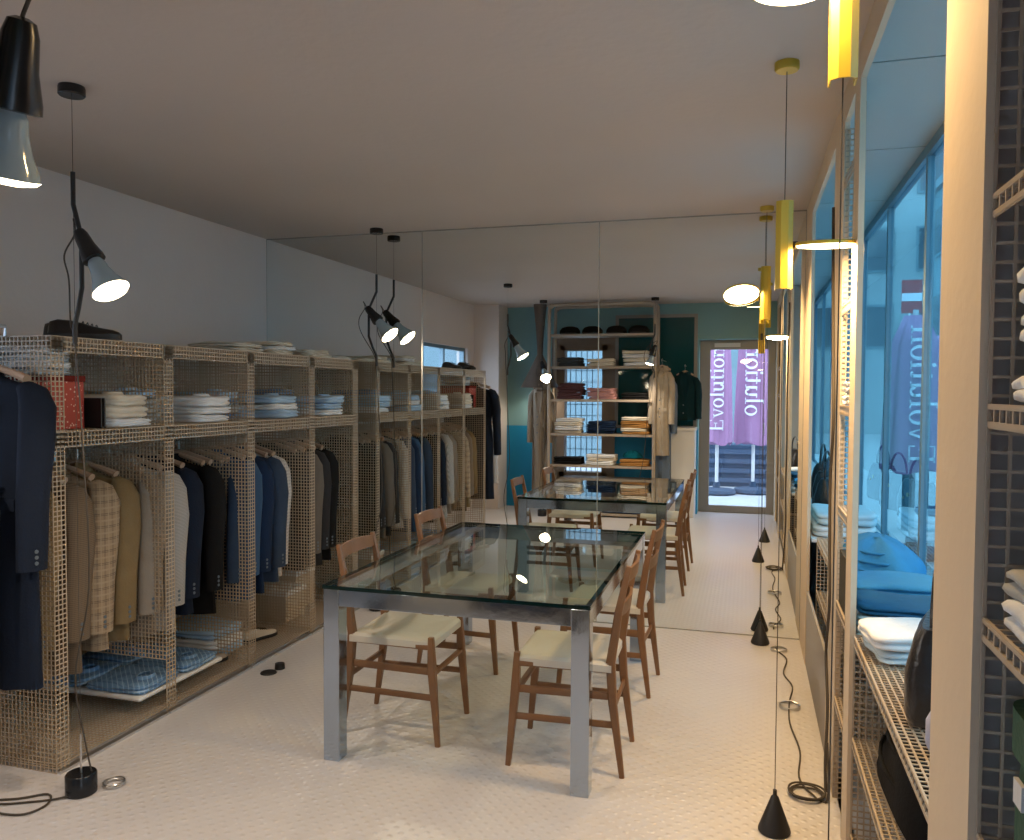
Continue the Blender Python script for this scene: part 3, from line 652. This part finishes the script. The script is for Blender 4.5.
def yellow_lamp(label, x, y, zc, disc_side, tilt, en, grp='yellow disc pendants', weight=True, ln=.30, dz=0):
    t = thing('disc_pendant', label, 'lamp', (x, y, 0), 0, grp)
    build(MB().lathe([(.001, 0), (.041, 0), (.041, -.022), (.036, -.028), (.001, -.028)], (0, 0, H), n=28), 'ceiling_rose', M['yellow'], t)
    build(MB().tube([(0, 0, H-.03), (0, 0, .0 if not weight else .12)], .0016, 6), 'steel_cable', M['cord'], t)
    # open C-shaped channel
    R = []; rr, th = .031, .004
    for z in (zc-ln/2, zc+ln/2):
        o_ = [(-.028, .03), (-.028, -.018), (-.012, -.028), (.012, -.028), (.028, -.018), (.028, .03), (.024, .03), (.024, -.016), (.010, -.024), (-.010, -.024), (-.024, -.016), (-.024, .03)]
        R.append([(a, b_, z) for a, b_ in o_])
    build(MB().loft(R), 'channel', M['yellow'], t, False)
    build(MB().box(-.010, .010, -.010, .020, zc-.03, zc+.03), 'cable_grip', M['black'], t, False)
    dirx, diry = disc_side; c = Vector((dirx*.143, diry*.143, zc+dz)); ax = Vector((tilt[0], tilt[1], 1)).normalized()
    build(MB().lathe([(.001, .006), (.105, .006), (.109, .003), (.109, -.006), (.105, -.006)], c, ax, 40), 'disc', M['yellow'], t)
    build(MB().lathe([(.105, -.0062), (.104, -.009), (.001, -.010)], c, ax, 40), 'light_face', M['disc'], t)
    build(MB().lathe([(.011, -.012), (.011, .012)], c-Vector((dirx*.108, diry*.108, 0)), (0, 0, 1), 12), 'pivot', M['black'], t)
    ld = bpy.data.lights.new('disc_light', 'AREA'); ld.shape = 'DISK'; ld.size = .20; ld.energy = en; ld.color = (1, .64, .28)
    o = bpy.data.objects.new('disc_light', ld); COL.objects.link(o); o.parent = t; o.location = c-ax*.013; o.rotation_euler = (-ax).to_track_quat('-Z', 'Y').to_euler()
    if weight: build(MB().lathe([(.001, 0), (.052, 0), (.056, .006), (.054, .014), (.013, .125), (.007, .132), (.007, .15), (.001, .15)], (0, 0, 0), n=28), 'cone_weight', M['black'], t)
    return t
yellow_lamp('yellow disc pendant in the middle with its disc seen edge on', .112, 2.957, 2.055, (1, -.0), (.02, -.09), 22)
yellow_lamp('yellow disc pendant closest to the far mirror', .095, 5.187, 2.155, (-1, 0), (-.1, .48), 14, ln=.32)
yellow_lamp('yellow disc pendant nearest the viewer, cut by the top edge', .187, 1.9, 2.41, (-.72, -.25), (.0, .10), 9, ln=.38, dz=.035)
# floor cord with slack rings beside the weights
t = thing('slack_cable', 'thin dark cord with flat silver rings lying along the right wall', 'cord', (.22, 4.2, 0))
pts = [(-.04, .95, .006), (-.03, .85, .006), (.02, .70, .006), (-.01, .45, .006), (.03, .25, .006), (.0, .0, .010), (-.01, -.25, .006), (.02, -.55, .006), (.0, -.80, .006), (.04, -.93, .008), (.10, -.98, .012), (.105, -.9, .2)]
build(MB().tube(smooth_path([(a*.9, b_, c) for a, b_, c in pts]), .004, 6), 'cord_run', M['cord'], t)
def flat_ring(x, y, r, loops, par, nm, mat, wob=.0):
    mb = MB()
    for k in range(loops):
        mb.tube([(x+(r+wob*k)*math.cos(a+k), y+(r+wob*k)*math.sin(a+k)*1.0, .008+.006*k+.002*math.sin(3*a)) for a in [2*PI*j/28 for j in range(29)]], .0042, 6)
    return build(mb, nm, mat, par)
flat_ring(0, -.04, .048, 2, t, 'silver_ring', M['silver']); flat_ring(-.02, .87, .045, 2, t, 'silver_ring', M['silver']); flat_ring(.02, -.94, .055, 3, t, 'cord_coil', M['cord'], .006)
t = thing('hanging_cable', 'dark cable hanging down the narrow pier face from the near pendant', 'cord', (.322, 3.44, 0))
build(MB().tube(smooth_path([(0, .1, 2.30), (0, .06, 2.0), (0, .0, 1.7), (0, -.06, 1.45), (0, .02, 1.2), (0, 0, .95), (0, -.04, .72), (0, .06, .5), (0, -.04, .3), (-.01, -.1, .1), (-.01, -.15, .01)]), .006, 8), 'cord_run', M['cord'], t)
t = thing('floor_socket', 'small dark floor outlet with a plug in front of third wire cabinet', 'outlet', (-2.50, 3.87, 0))
build(MB().lathe([(.045, 0), (.042, .006), (.001, .006)], (0, -.03, 0)), 'cover', M['black'], t); build(MB().lathe([(.028, 0), (.026, .03), (.001, .03)], (.02, .05, 0)), 'plug', M['black'], t)
t = thing('power_cord', 'black mains cord running to the near spotlight weight', 'cord', (-2.5, 2.3, 0))
build(MB().tube(smooth_path([(.10, .16, .02), (.02, .10, .006), (-.1, .03, .006), (-.16, -.0, .006), (-.1, -.04, .006), (0, -.02, .006), (.02, .06, .006), (-.04, .12, .006), (-.14, .05, .006), (-.35, -.0, .006), (-.8, .05, .006)]), .004, 6), 'cord_run', M['cord'], t)
t = thing('cord_loop', 'small clear and black loop lying behind the near spotlight weight', 'cord', (-2.36, 2.56, 0))
flat_ring(0, 0, .035, 2, t, 'loop', M['silver'], .003)

# ------------------------------------------------------------------ right side wire shelving
def shelf_unit(label, x0, x1, y0, y1, zs, top, far=True, near=True, back=False, mat=None, pitch=.02):
    t = thing('wire_shelf_unit', label, 'shelving', ((x0+x1)/2, (y0+y1)/2, 0), 0, 'wire mesh shelving in the right wall'); ox, oy = t.location.x, t.location.y
    m = mat or M['wire']; a, b_, c, d = x0-ox, x1-ox, y0-oy, y1-oy
    if far: build(mesh_panel(MB(), (a, d, 0), X_, Z_, b_-a, top, Y_, pitch), 'side_panel', m, t, False)
    if near: build(mesh_panel(MB(), (a, c, 0), X_, Z_, b_-a, top, Y_, pitch), 'side_panel', m, t, False)
    if back: build(mesh_panel(MB(), (b_, c, 0), Y_, Z_, d-c, top, X_, pitch), 'back_panel', m, t, False)
    for z in zs:
        s = MB(); mesh_panel(s, (a, c, z), X_, Y_, b_-a, d-c, Z_, pitch); s.box(a-.002, a+.003, c, d, z-.03, z-.022).box(a-.002, a+.003, c, d, z-.004, z+.004)
        mesh_panel(s, (a, c, z-.03), Y_, Z_, d-c, .03, X_, .03)
        build(s, 'shelf', m, t, False)
    return t
shelf_unit('tall wire shelving nearest the viewer at the right edge', XR+.012, .75, .47, 1.355, [.55, .88, 1.21, 1.53, 1.84, 2.16], 2.53, near=False, mat=M['wire'], pitch=.028)
shelf_unit('low wire shelving in the opening below the blue folded clothes', XR+.012, .76, 1.66, 2.82, [.10, .42, .755], .76)
shelf_unit('shallow wire rack between the two narrow piers', XR+.002, XR+.034, 2.98, 3.275, [.39, .76, 1.12, 1.5, 1.87, 2.34], 2.53)
shelf_unit('low wire shelving in the far opening with handbags', XR+.052, .76, 3.66, 4.80, [.44, .735], .74)
# bay display ledge beyond, continuing past the piers
struct('trim_3', MB().box(XR+T+.01, BX-.03, 2.86, 3.60, .70, .72).box(XR+T+.01, BX-.03, 4.88, 11.7, .70, .72), M['white'], label='white display ledge in the window bay')

# goods, near unit
z = pile('on the second highest near right shelf', (.47, 1.215, 1.536), 4, (.22, .20, .045), [wht], 'white', 'sweater', seed=31, collar=False)
pile('on the near right shelf above the green bag', (.47, 1.215, 1.216), 2, (.22, .20, .05), [wht, lgrey, wht], 'white', 'sweater', seed=32, collar=False)
t = thing('shoulder_bag', 'dark green bag with a white tag on the near right shelf', 'bag', (.445, 1.24, .886))
build(MB().loft([ring(.07, .10, z_, n=28, e=4, amp=.02) if z_ < .15 else ring(.062, .095, z_, n=28, e=4) for z_ in (0, .01, .08, .15, .19, .2)]), 'bag_body', M['green'], t)
build(MB().loft([ring(.075, .105, z_, n=28, e=4) for z_ in (.15, .17, .20, .215)]), 'flap', M['green'], t)
build(MB().box(-.078, -.072, .0, .035, .09, .125), 'tag', M['white'], t, False)
# goods, opening 1
cyan = cloth((.04, .22, .42)); dcyan = cloth((.02, .10, .20)); pw = cloth((.55, .66, .72))
Z0 = .762; LZD_ = .722
pile('at middle of the window opening shelf', (.53, 2.66, Z0), 2, (.34, .26, .034), [pw, wht], 'white', 'shirt', seed=33)
pile('on the bay ledge before the blue jacket', (.55, 3.03, LZD_), 3, (.36, .28, .034), [wht, pw, dcyan], 'pale blue', 'shirt', seed=34, collar=False)
LZD = .722
def heap(name, label, cat, loc, size, mat, seed, rz=0, grp=None):
    rn = random.Random(seed); ph = rn.random()*6; rs = []; w_, d_, h_ = size
    for k in range(9):
        u = k/8; s = math.cos(u*PI/2*.98)**.5
        rs.append([(w_/2*s*math.cos(a)*(1+.10*math.sin(3*a+ph+u*3)), d_/2*s*math.sin(a)*(1+.10*math.sin(4*a-ph+u*2)), h_*u*(1+.06*math.sin(5*a+ph))) for a in [2*PI*j/32 for j in range(32)]])
    t = thing(name, label, cat, loc, rz, grp); build(MB().loft(rs), 'draped_body', mat, t, ang=80)
    sm = MB()
    for q in range(3):
        sm.tube([(w_*.50*math.cos(a)*math.cos((.3+.2*q)*PI/2)**.5, d_*.50*math.sin(a)*math.cos((.3+.2*q)*PI/2)**.5, h_*(.3+.2*q)) for a in [PI*.8+PI*.9*j/14 for j in range(15)]], .006, 6)
    build(sm, 'fold_hems', mat, t); return t
heap('crumpled_jacket', 'bright blue jacket heaped against the shop window in the bay', 'jacket', (.57, 3.99, .742), (.38, .64, .16), cyan, 3)
pile('at the foot of the blue jacket', (.56, 3.42, LZD), 3, (.34, .30, .035), [P_check, dcyan, cyan], 'dark blue', 'sweater', seed=36, collar=False)
def handbag(label, loc, rz, mat, s=1.0, grp=None):
    t = thing('handbag', label, 'bag', loc, rz, grp)
    build(MB().loft([ring(.15*s*q, .06*s*w_, z_*s, n=32, e=4, amp=.015) for q, w_, z_ in ((.9, .9, 0), (1, 1, .02), (.98, 1, .12), (.86, .7, .2), (.8, .4, .23))]), 'bag_body', mat, t)
    build(MB().tube([(.09*s*math.cos(a), 0, (.22+.13*math.sin(a))*s) for a in [PI*j/14 for j in range(15)]], .007*s, 8), 'handle', mat, t)
    build(MB().lathe([(.012*s, 0), (.012*s, .006)], (0, -.062*s, .15*s), (0, -1, 0), 12).lathe([(.008*s, 0), (.008*s, .006)], (.04*s, -.062*s, .13*s), (0, -1, 0), 12), 'clasp', M['brass'], t)
    return t
handbag('black leather handbag standing upright on the window opening shelf', (.455, 2.2, Z0), 1.3, M['leather'], 1.0)
t = thing('small_pouch', 'small pale lilac pouch in front of the black handbag', 'pouch', (.43, 1.93, Z0)); build(MB().loft([ring(.045*q, .04*q, z_, n=20) for q, z_ in ((.8, 0), (1, .02), (1, .07), (.7, .1), (.3, .11))]), 'pouch_body', cloth((.42, .44, .60)), t)
heap('duffel_bag', 'large soft black bag slumped on the lower shelf of the opening', 'bag', (.56, 2.42, .426), (.39, .74, .30), blk, 8)
heap('dark_jumper', 'dark navy jumper heap on the bottom shelf of the opening', 'jumper', (.56, 2.12, .106), (.39, .74, .29), cloth((.02, .025, .035)), 9)
# shallow rack goods
folded('folded_scarf', 'upper white folded scarf in the shallow rack', 'scarf', 'white scarves in the shallow rack', (XR+.019, 3.13, 1.55), (.028, .22, .04), wht, 71)
folded('folded_scarf', 'lower white folded scarf in the shallow rack', 'scarf', 'white scarves in the shallow rack', (XR+.019, 3.13, 1.506), (.028, .22, .04), wht, 72)
t = thing('dark_box', 'tall dark box standing in the shallow rack', 'box', (XR+.019, 3.13, .765)); build(MB().box(-.013, .013, -.11, .11, 0, .20), 'box_body', cloth((.05, .045, .035)), t, False, .003)
# far opening goods
handbag('black handbag on the bay ledge just beyond the white blankets', (.53, 5.75, LZD), 1.2, M['leather'], 1.15)
handbag('black handbag in the middle of three along the bay ledge', (.56, 6.3, LZD), 1.2, M['leather'], 1.15)
t = thing('display_riser', 'small tan box in the far opening below the shelf', 'box', (.45, 3.86, .446)); build(MB().box(-.05, .05, -.14, .14, 0, .16), 'box_body', M['pier'], t, False, .004)
pile('far along the white bay ledge', (.555, 5.18, LZD), 2, (.34, .5, .06), [wht, pw], 'white', 'blanket', seed=37, collar=False)
handbag('black handbag farthest of three along the bay ledge', (.58, 6.85, LZD), 1.3, M['leather'], 1.2)

# ------------------------------------------------------------------ reflected end of the room
# tall display rack
t = thing('display_rack', 'tall cream display rack with seven shelves of knitwear', 'shelving', (-1.74, .62, 0))
fx, fy = .655, .17
b = MB()
build(MB().tube(smooth_path([(-fx, fy, 0), (-fx, fy, 1.2), (-fx, fy, 2.50), (-fx+.03, fy, 2.60), (-fx+.12, fy, 2.63), (0, fy, 2.63), (fx-.12, fy, 2.63), (fx-.03, fy, 2.60), (fx, fy, 2.50), (fx, fy, 1.2), (fx, fy, 0)], 4), .022, 8), 'front_frame', M['wire_dark'], t)
build(MB().tube(smooth_path([(-fx, -fy, 0), (-fx, -fy, 1.2), (-fx, -fy, 2.50), (-fx+.03, -fy, 2.60), (-fx+.12, -fy, 2.63), (0, -fy, 2.63), (fx-.12, -fy, 2.63), (fx-.03, -fy, 2.60), (fx, -fy, 2.50), (fx, -fy, 1.2), (fx, -fy, 0)], 4), .022, 8), 'rear_frame', M['wire_dark'], t)
RZ = [2.265, 1.865, 1.455, 1.03, .64, .25, .05]
for z in RZ: build(MB().box(-fx+.02, fx-.02, -fy, fy, z-.03, z), 'shelf', M['wire_dark'], t, False, .003)
def rk(z, dx, n, w_, h_, mats, cn, kn, sd, lv, side):
    pile(f'{side} on the {lv} rack shelf', (-1.74+dx, .64, z+.002), n, (w_, .28, h_), mats, cn, kn, seed=sd, collar=False)
for k, dx in enumerate((-.42, -.14, .16, .44)):
    tt = thing('flat_cap', ['leftmost', 'second from left', 'third from left', 'rightmost'][k]+' black cap on the top rack shelf', 'cap', (-1.74+dx, .64, RZ[0]+.002), 0, 'black caps on the rack')
    build(MB().loft([[(.13*s*math.cos(a)*(1+.05*math.sin(3*a+k)), .12*s*math.sin(a), z_) for a in [2*PI*j/24 for j in range(24)]] for s, z_ in ((.9, 0), (1.0, .02), (.97, .05), (.75, .085), (.35, .10))]), 'crown', blk, tt)
    build(MB().prism([(.10*math.cos(a), .10+.07*math.sin(a), .004) for a in [PI*j/10 for j in range(11)]], (0, 0, .012)), 'brim', M['black'], tt)
mauve = cloth((.10, .045, .05)); pink = cloth((.42, .22, .21)); orange = cloth((.40, .20, .06)); tealc = cloth((.0, .12, .17)); dgrey = cloth((.05, .06, .07))
rk(RZ[1], -.40, 2, .30, .05, [dgrey], 'dark grey', 'sweater', 51, 'second', 'at left'); rk(RZ[1], 0, 2, .34, .035, [cream], 'cream', 'sweater', 52, 'second', 'centred'); rk(RZ[1], .42, 4, .32, .042, [wht, cream], 'white', 'sweater', 53, 'second', 'at right')
rk(RZ[2], -.40, 5, .32, .036, [mauve], 'mauve brown', 'sweater', 54, 'third', 'at left'); rk(RZ[2], 0, 4, .34, .034, [pink], 'pink', 'sweater', 55, 'third', 'centred'); rk(RZ[2], .42, 2, .34, .035, [blk], 'black', 'sweater', 56, 'third', 'at right')
rk(RZ[3], -.42, 4, .34, .042, [cream, wht], 'cream', 'sweater', 57, 'fourth', 'at left'); rk(RZ[3], 0, 4, .34, .034, [dnavy], 'navy', 'sweater', 58, 'fourth', 'centred'); rk(RZ[3], .42, 5, .34, .036, [orange, cream, orange], 'tan orange', 'sweater', 59, 'fourth', 'at right')
rk(RZ[4], -.42, 2, .36, .04, [blk], 'black', 'sweater', 61, 'fifth', 'at left'); rk(RZ[4], 0, 3, .36, .04, [wht, cream], 'cream', 'sweater', 62, 'fifth', 'centred'); rk(RZ[4], .42, 2, .36, .04, [orange], 'ochre', 'sweater', 63, 'fifth', 'at right')
rk(RZ[5], -.42, 3, .36, .045, [cream], 'cream', 'sweater', 64, 'sixth', 'at left'); rk(RZ[5], 0, 3, .36, .04, [dnavy], 'navy', 'sweater', 65, 'sixth', 'centred'); rk(RZ[5], .42, 3, .36, .04, [lgrey], 'grey', 'sweater', 66, 'sixth', 'at right')
rk(RZ[6], -.34, 3, .5, .04, [cream], 'cream', 'blanket', 67, 'lowest', 'at left'); rk(RZ[6], .26, 3, .5, .04, [dnavy], 'navy', 'blanket', 68, 'lowest', 'at right')
heap('beanie_hat', 'bright teal knitted hat on the ochre sweaters of the rack', 'hat', (-1.36, .62, RZ[4]+.095), (.24, .2, .09), tealc, 12)
# coats hung at the rack ends
garment('long beige tweed coat hanging at the left end of the rack', (-2.53, .64, 1.66), plaid((.30, .25, .19), (.12, .09, .07), (.36, .3, .24), fine=.012), L=1.45, hw=.10, kind='coat', seed=70, rz=PI, sl=.66, depth=.12)
garment('long cream fleece coat hanging at the right end of the rack', (-1.01, .655, 1.88), cloth((.40, .34, .27)), L=1.1, hw=.09, kind='coat', seed=71, rz=PI, sl=.62, depth=.10)
garment('long grey blue coat hanging behind the cream fleece coat', (-1.0, .50, 1.80), cloth((.14, .19, .27)), L=1.55, hw=.10, kind='coat', seed=72, rz=PI, sl=.66, depth=.09)
garment('dark teal blazer hanging over the white counter', (-.76, .30, 1.82), cloth((.004, .028, .038)), L=.62, hw=.14, kind='jacket', seed=73, rz=PI, sl=.5, depth=.05)
for x, y, z, w_ in ((-2.53, .64, 1.66, 'beige tweed coat'), (-1.01, .655, 1.88, 'cream fleece coat'), (-1.0, .50, 1.80, 'grey blue coat'), (-.76, .30, 1.82, 'dark teal blazer')):
    tt = hanger('narrow hanger holding the '+w_, (x, y, z), top=z+.06, rz=PI); tt.scale = (.5, 1, 1)
    pe = thing('wall_peg', 'steel peg arm carrying the '+w_, 'peg', (x, y, z+.06)); build(MB().tube([(0, .03, 0), (0, YB-y+.01, 0)], .006), 'peg_arm', M['steel_soft'], pe)
# dark glazed panel, counter
w4 = struct('window_4', MB().box(GX0-.04, GX1+.04, YB, YB+.03, GZ0-.04, GZ0).box(GX0-.04, GX1+.04, YB, YB+.03, GZ1, GZ1+.04).box(GX0-.04, GX0, YB, YB+.03, GZ0, GZ1).box(GX1, GX1+.04, YB, YB+.03, GZ0, GZ1).box(-1.17, -1.13, YB, YB+.03, GZ0, GZ1), M['doorframe'])
build(MB().box(GX0, GX1, YB, YB+.015, GZ0, GZ1), 'pane', M['darkglass'], w4, False)
t = thing('counter', 'white cash counter next to the glass door', 'counter', (-.81, .34, 0))
build(MB().box(-.19, .19, -.17, .16, 0, 1.07), 'counter_body', M['white'], t, False, .005); build(MB().box(-.20, .20, -.175, .175, 1.07, 1.11), 'counter_top', M['white'], t, False, .004)
# cone pendant
t = thing('cone_pendant', 'big taupe cone pendant in front of the teal wall', 'lamp', (-2.60, .45, 0))
build(MB().lathe([(.245, 1.60), (.250, 1.60), (.036, 2.03), (.05, 2.30), (.085, H), (.03, H), (.03, 2.03)], (0, 0, 0), n=40, cap=False), 'cone_shade', M['taupe'], t)
build(MB().lathe([(.001, 1.66), (.03, 1.66), (.045, 1.72), (.03, 1.80), (.001, 1.82)], (0, 0, 0), n=20), 'bulb', M['bulb'], t)
spot(t, (0, 0, 1.645), (0, 0, -1), 14, size=PI*.8)

# ------------------------------------------------------------------ outside
struct('ground_street', MB().box(-30, 40, -30, 60, -.24, -.14), M['pave'])
def facade(label, x0, x1, y0, y1, h, face, mat, cols, rows, bw=1.0, bh=1.6):
    t = thing('building', label, 'building', ((x0+x1)/2, (y0+y1)/2, -.14)); hx_, hy_ = (x1-x0)/2, (y1-y0)/2
    build(MB().box(-hx_, hx_, -hy_, hy_, 0, h), 'wall', mat, t, False)
    build(MB().box(-hx_-.15, hx_+.15, -hy_-.15, hy_+.15, h, h+.3), 'cornice', M['facade'], t, False)
    for c in range(cols):
        for r in range(rows):
            zz = 3.6+r*3.1
            if zz+bh > h: continue
            if face == 'x': yy = -hy_+(c+.5)*2*hy_/cols; fr_ = MB().box(-hx_-.06, -hx_, yy-bw/2-.1, yy+bw/2+.1, zz-.1, zz+bh+.1); pn = MB().box(-hx_-.07, -hx_-.06, yy-bw/2, yy+bw/2, zz, zz+bh)
            else: xx = -hx_+(c+.5)*2*hx_/cols; s = hy_ if face == 'y' else -hy_; q = sorted((s, s+(.06 if s > 0 else -.06))); fr_ = MB().box(xx-bw/2-.1, xx+bw/2+.1, q[0], q[1], zz-.1, zz+bh+.1); q2 = sorted((s+(.06 if s > 0 else -.06), s+(.07 if s > 0 else -.07))); pn = MB().box(xx-bw/2, xx+bw/2, q2[0], q2[1], zz, zz+bh)
            f_ = build(fr_, 'window', M['facade'], t, False); build(pn, 'pane', M['win'], f_, False)
    return t
facade('pale building across the street seen through the shop window', 6.5, 12, 2, 34, 9, 'x', M['facade'], 9, 2)
facade('tall pale building closing the end of the street', -4, 14, 36, 42, 16, '-y', M['facade3'], 9, 4)
facade('grey blue building behind the parasols across from the door', -12, 8, -14, -9, 9, 'y', M['facade'], 7, 2)
t = thing('street_planter', 'long dark blue slatted planter behind the parasols', 'planter', (-.1, -4.6, -.14))
build(MB().box(-1.4, 1.4, -.25, .25, 0, .75), 'planter_box', cloth((.05, .08, .13)), t, False, .01)
sl_ = MB()
for k in range(4): sl_.box(-1.42, 1.42, .25, .28, .08+k*.17, .16+k*.17)
build(sl_, 'slats', cloth((.08, .12, .19)), t, False)
def serif_word(txt, name, size, mat, parent, loc, rot, th=.004):
    """flat serif capitals and lower case drawn as thin plates; x height = .47*size"""
    X = .47*size; st = .095*size; hl = .035*size; mb = MB(); cur = 0
    def bx(x0, x1, y0, y1): mb.box(x0, x1, y0, y1, 0, th)
    def serif(x, y): bx(x-st*.95, x+st*.95, y-hl/2 if y else 0, y+hl/2 if y else hl)
    def arc(cx, cy, rx, ry, a0, a1, w0, w1, n=20):
        r = []
        for k in range(n+1):
            a = a0+(a1-a0)*k/n; w = w0+(w1-w0)*abs(math.cos(a)); c, q = math.cos(a), math.sin(a)
            r.append([(cx+(rx-w)*c, cy+(ry-w)*q, 0), (cx+rx*c, cy+ry*q, 0), (cx+rx*c, cy+ry*q, th), (cx+(rx-w)*c, cy+(ry-w)*q, th)])
        mb.loft(r, True, True)
    for ch in txt:
        x = cur; w = .50*size
        if ch == 'E':
            Hc = .72*size; w = .60*size; bx(x+.06*size, x+.06*size+st, 0, Hc); bx(x, x+.5*size, 0, hl); bx(x, x+.5*size, Hc-hl, Hc); bx(x+.1*size, x+.38*size, Hc*.5-hl/2, Hc*.5+hl/2)
            bx(x+.5*size-hl, x+.5*size, 0, .17*size); bx(x+.5*size-hl, x+.5*size, Hc-.17*size, Hc); bx(x+.38*size-hl, x+.38*size, Hc*.5-.08*size, Hc*.5+.08*size)
        elif ch == 'v':
            mb.prism([(x+.04*size, X, 0), (x+.04*size+st, X, 0), (x+.26*size+hl, 0, 0), (x+.24*size, 0, 0)], (0, 0, th)); mb.prism([(x+.42*size, X, 0), (x+.42*size+hl, X, 0), (x+.26*size+hl, 0, 0), (x+.25*size, 0, 0)], (0, 0, th)); bx(x, x+.2*size, X-hl, X); bx(x+.34*size, x+.5*size, X-hl, X)
        elif ch == 'o': arc(x+.24*size, X/2, .22*size, X/2+.01*size, 0, 2*PI, hl, st, 32)
        elif ch == 'l': w = .27*size; bx(x+.09*size, x+.09*size+st, 0, .76*size); bx(x+.02*size, x+.1*size, .76*size-hl, .76*size); bx(x+.01*size, x+.26*size, 0, hl)
        elif ch == 'i': w = .27*size; bx(x+.09*size, x+.09*size+st, 0, X); bx(x+.02*size, x+.1*size, X-hl, X); bx(x+.01*size, x+.26*size, 0, hl); mb.lathe([(.058*size, 0), (.058*size, th)], (x+.137*size, .64*size, 0), n=14)
        elif ch == 't': w = .32*size; bx(x+.09*size, x+.09*size+st, .04*size, X+.13*size); bx(x+.0*size, x+.29*size, X-hl, X); arc(x+.09*size+.10*size, .09*size, .10*size, .09*size, PI, 1.9*PI, hl, st*.9)
        elif ch == 'u': w = .56*size; bx(x+.07*size, x+.07*size+st, .12*size, X); bx(x, x+.08*size, X-hl, X); arc(x+.235*size, .16*size, .165*size, .165*size, PI, 2*PI, hl*1.5, st); bx(x+.37*size, x+.37*size+st, 0, X); bx(x+.30*size, x+.38*size, X-hl, X); bx(x+.37*size, x+.54*size, 0, hl)
        elif ch == 'n': w = .58*size; bx(x+.07*size, x+.07*size+st, 0, X); bx(x, x+.08*size, X-hl, X); bx(x+.0*size, x+.24*size, 0, hl); arc(x+.265*size, X-.17*size, .195*size, .175*size, 0, PI*.9, hl*1.5, st); bx(x+.365*size, x+.365*size+st, 0, X-.15*size); bx(x+.30*size, x+.54*size, 0, hl)
        cur += w
    mb.v = [(a-cur/2, b_-X/2, c) for a, b_, c in mb.v]
    o = build(mb, name, mat, parent, False); o.location = loc; o.rotation_euler = rot; return o
def parasol(label, x, y, w_, z0, z1, textrot, scale=(1, 1, 1), txt='Evolution', tsize=.30, tz=1.5, ty=1, toff=0):
    t = thing('closed_parasol', label, 'parasol', (x, y, -.14), 0, 'closed purple parasols in the street')
    rs = []
    for z, s in ((z0, 1.0), (z0+.05, 1.02), ((z0+z1)/2, .9), (z1-.3, .75), (z1, .35)):
        rs.append([(w_/2*s*math.cos(a)*(1+.10*math.sin(8*a)), w_/2*.6*s*math.sin(a)*(1+.10*math.sin(8*a)), z+.14+(.03*math.sin(4*a) if z == z0 else 0)) for a in [2*PI*j/64 for j in range(64)]])
    cn = build(MB().loft(rs), 'canopy', M['purple'], t, ang=80)
    build(MB().lathe([(.028, 0), (.028, z1+.2)], (0, 0, 0), n=12), 'pole', M['white'], t)
    build(MB().lathe([(.001, 0), (.30, 0), (.32, .03), (.30, .08), (.06, .11), (.05, .2), (.03, .2)], (0, 0, 0), n=30), 'base', cloth((.05, .08, .13)), t)
    tx = serif_word(txt, 'lettering', tsize, M['letter'], cn, (toff, ty*(w_*.30+.035), tz+.14), textrot); tx.scale = scale
    return t
# facing the door (+Y): seen in the mirror the left one reads right way round
parasol('closed purple parasol at left of the view through the glass door', -.48, -3.2, .46, .70, 2.9, (PI/2, -PI/2, PI), scale=(1, -1, 1), tsize=.34, tz=1.62, toff=.02)
parasol('wider closed purple parasol at right of the view through the door', .10, -3.48, .60, .70, 2.9, (PI/2, -PI/2, PI), tsize=.40, tz=1.76, toff=-.05, txt='olution')
parasol('closed purple parasol standing outside the shop window bay', 1.65, 9.2, .60, .75, 2.35, (PI/2, -PI/2, 0), tsize=.34, tz=1.55, ty=-1, scale=(1, -1, 1))
parasol('closed purple parasol further down the street by the window bay', 2.6, 12.5, .60, .75, 2.35, (PI/2, -PI/2, 0), tsize=.34, tz=1.55, ty=-1)
t = thing('street_sign', 'red and white sign outside the shop window', 'sign', (2.35, 13.5, -.14))
build(MB().lathe([(.03, 0), (.03, 3.4)], (0, 0, 0), n=10), 'post', M['steel_soft'], t); build(MB().box(-.14, .14, -.05, -.03, 2.9, 3.4), 'plate', M['red'], t, False); build(MB().box(-.14, .14, -.056, -.05, 3.08, 3.2), 'white_band', M['letter'], t, False)
for k in range(3):
    t = thing('street_bollard', ['near', 'middle', 'far'][k]+' grey bollard along the kerb outside the window bay', 'bollard', (1.9, 6.5+2.2*k, -.14), 0, 'kerb bollards'); build(MB().lathe([(.06, 0), (.06, .7), (.08, .72), (.08, .8), (.04, .85), (.001, .86)], (0, 0, 0), n=16), 'post', M['facade2'], t)
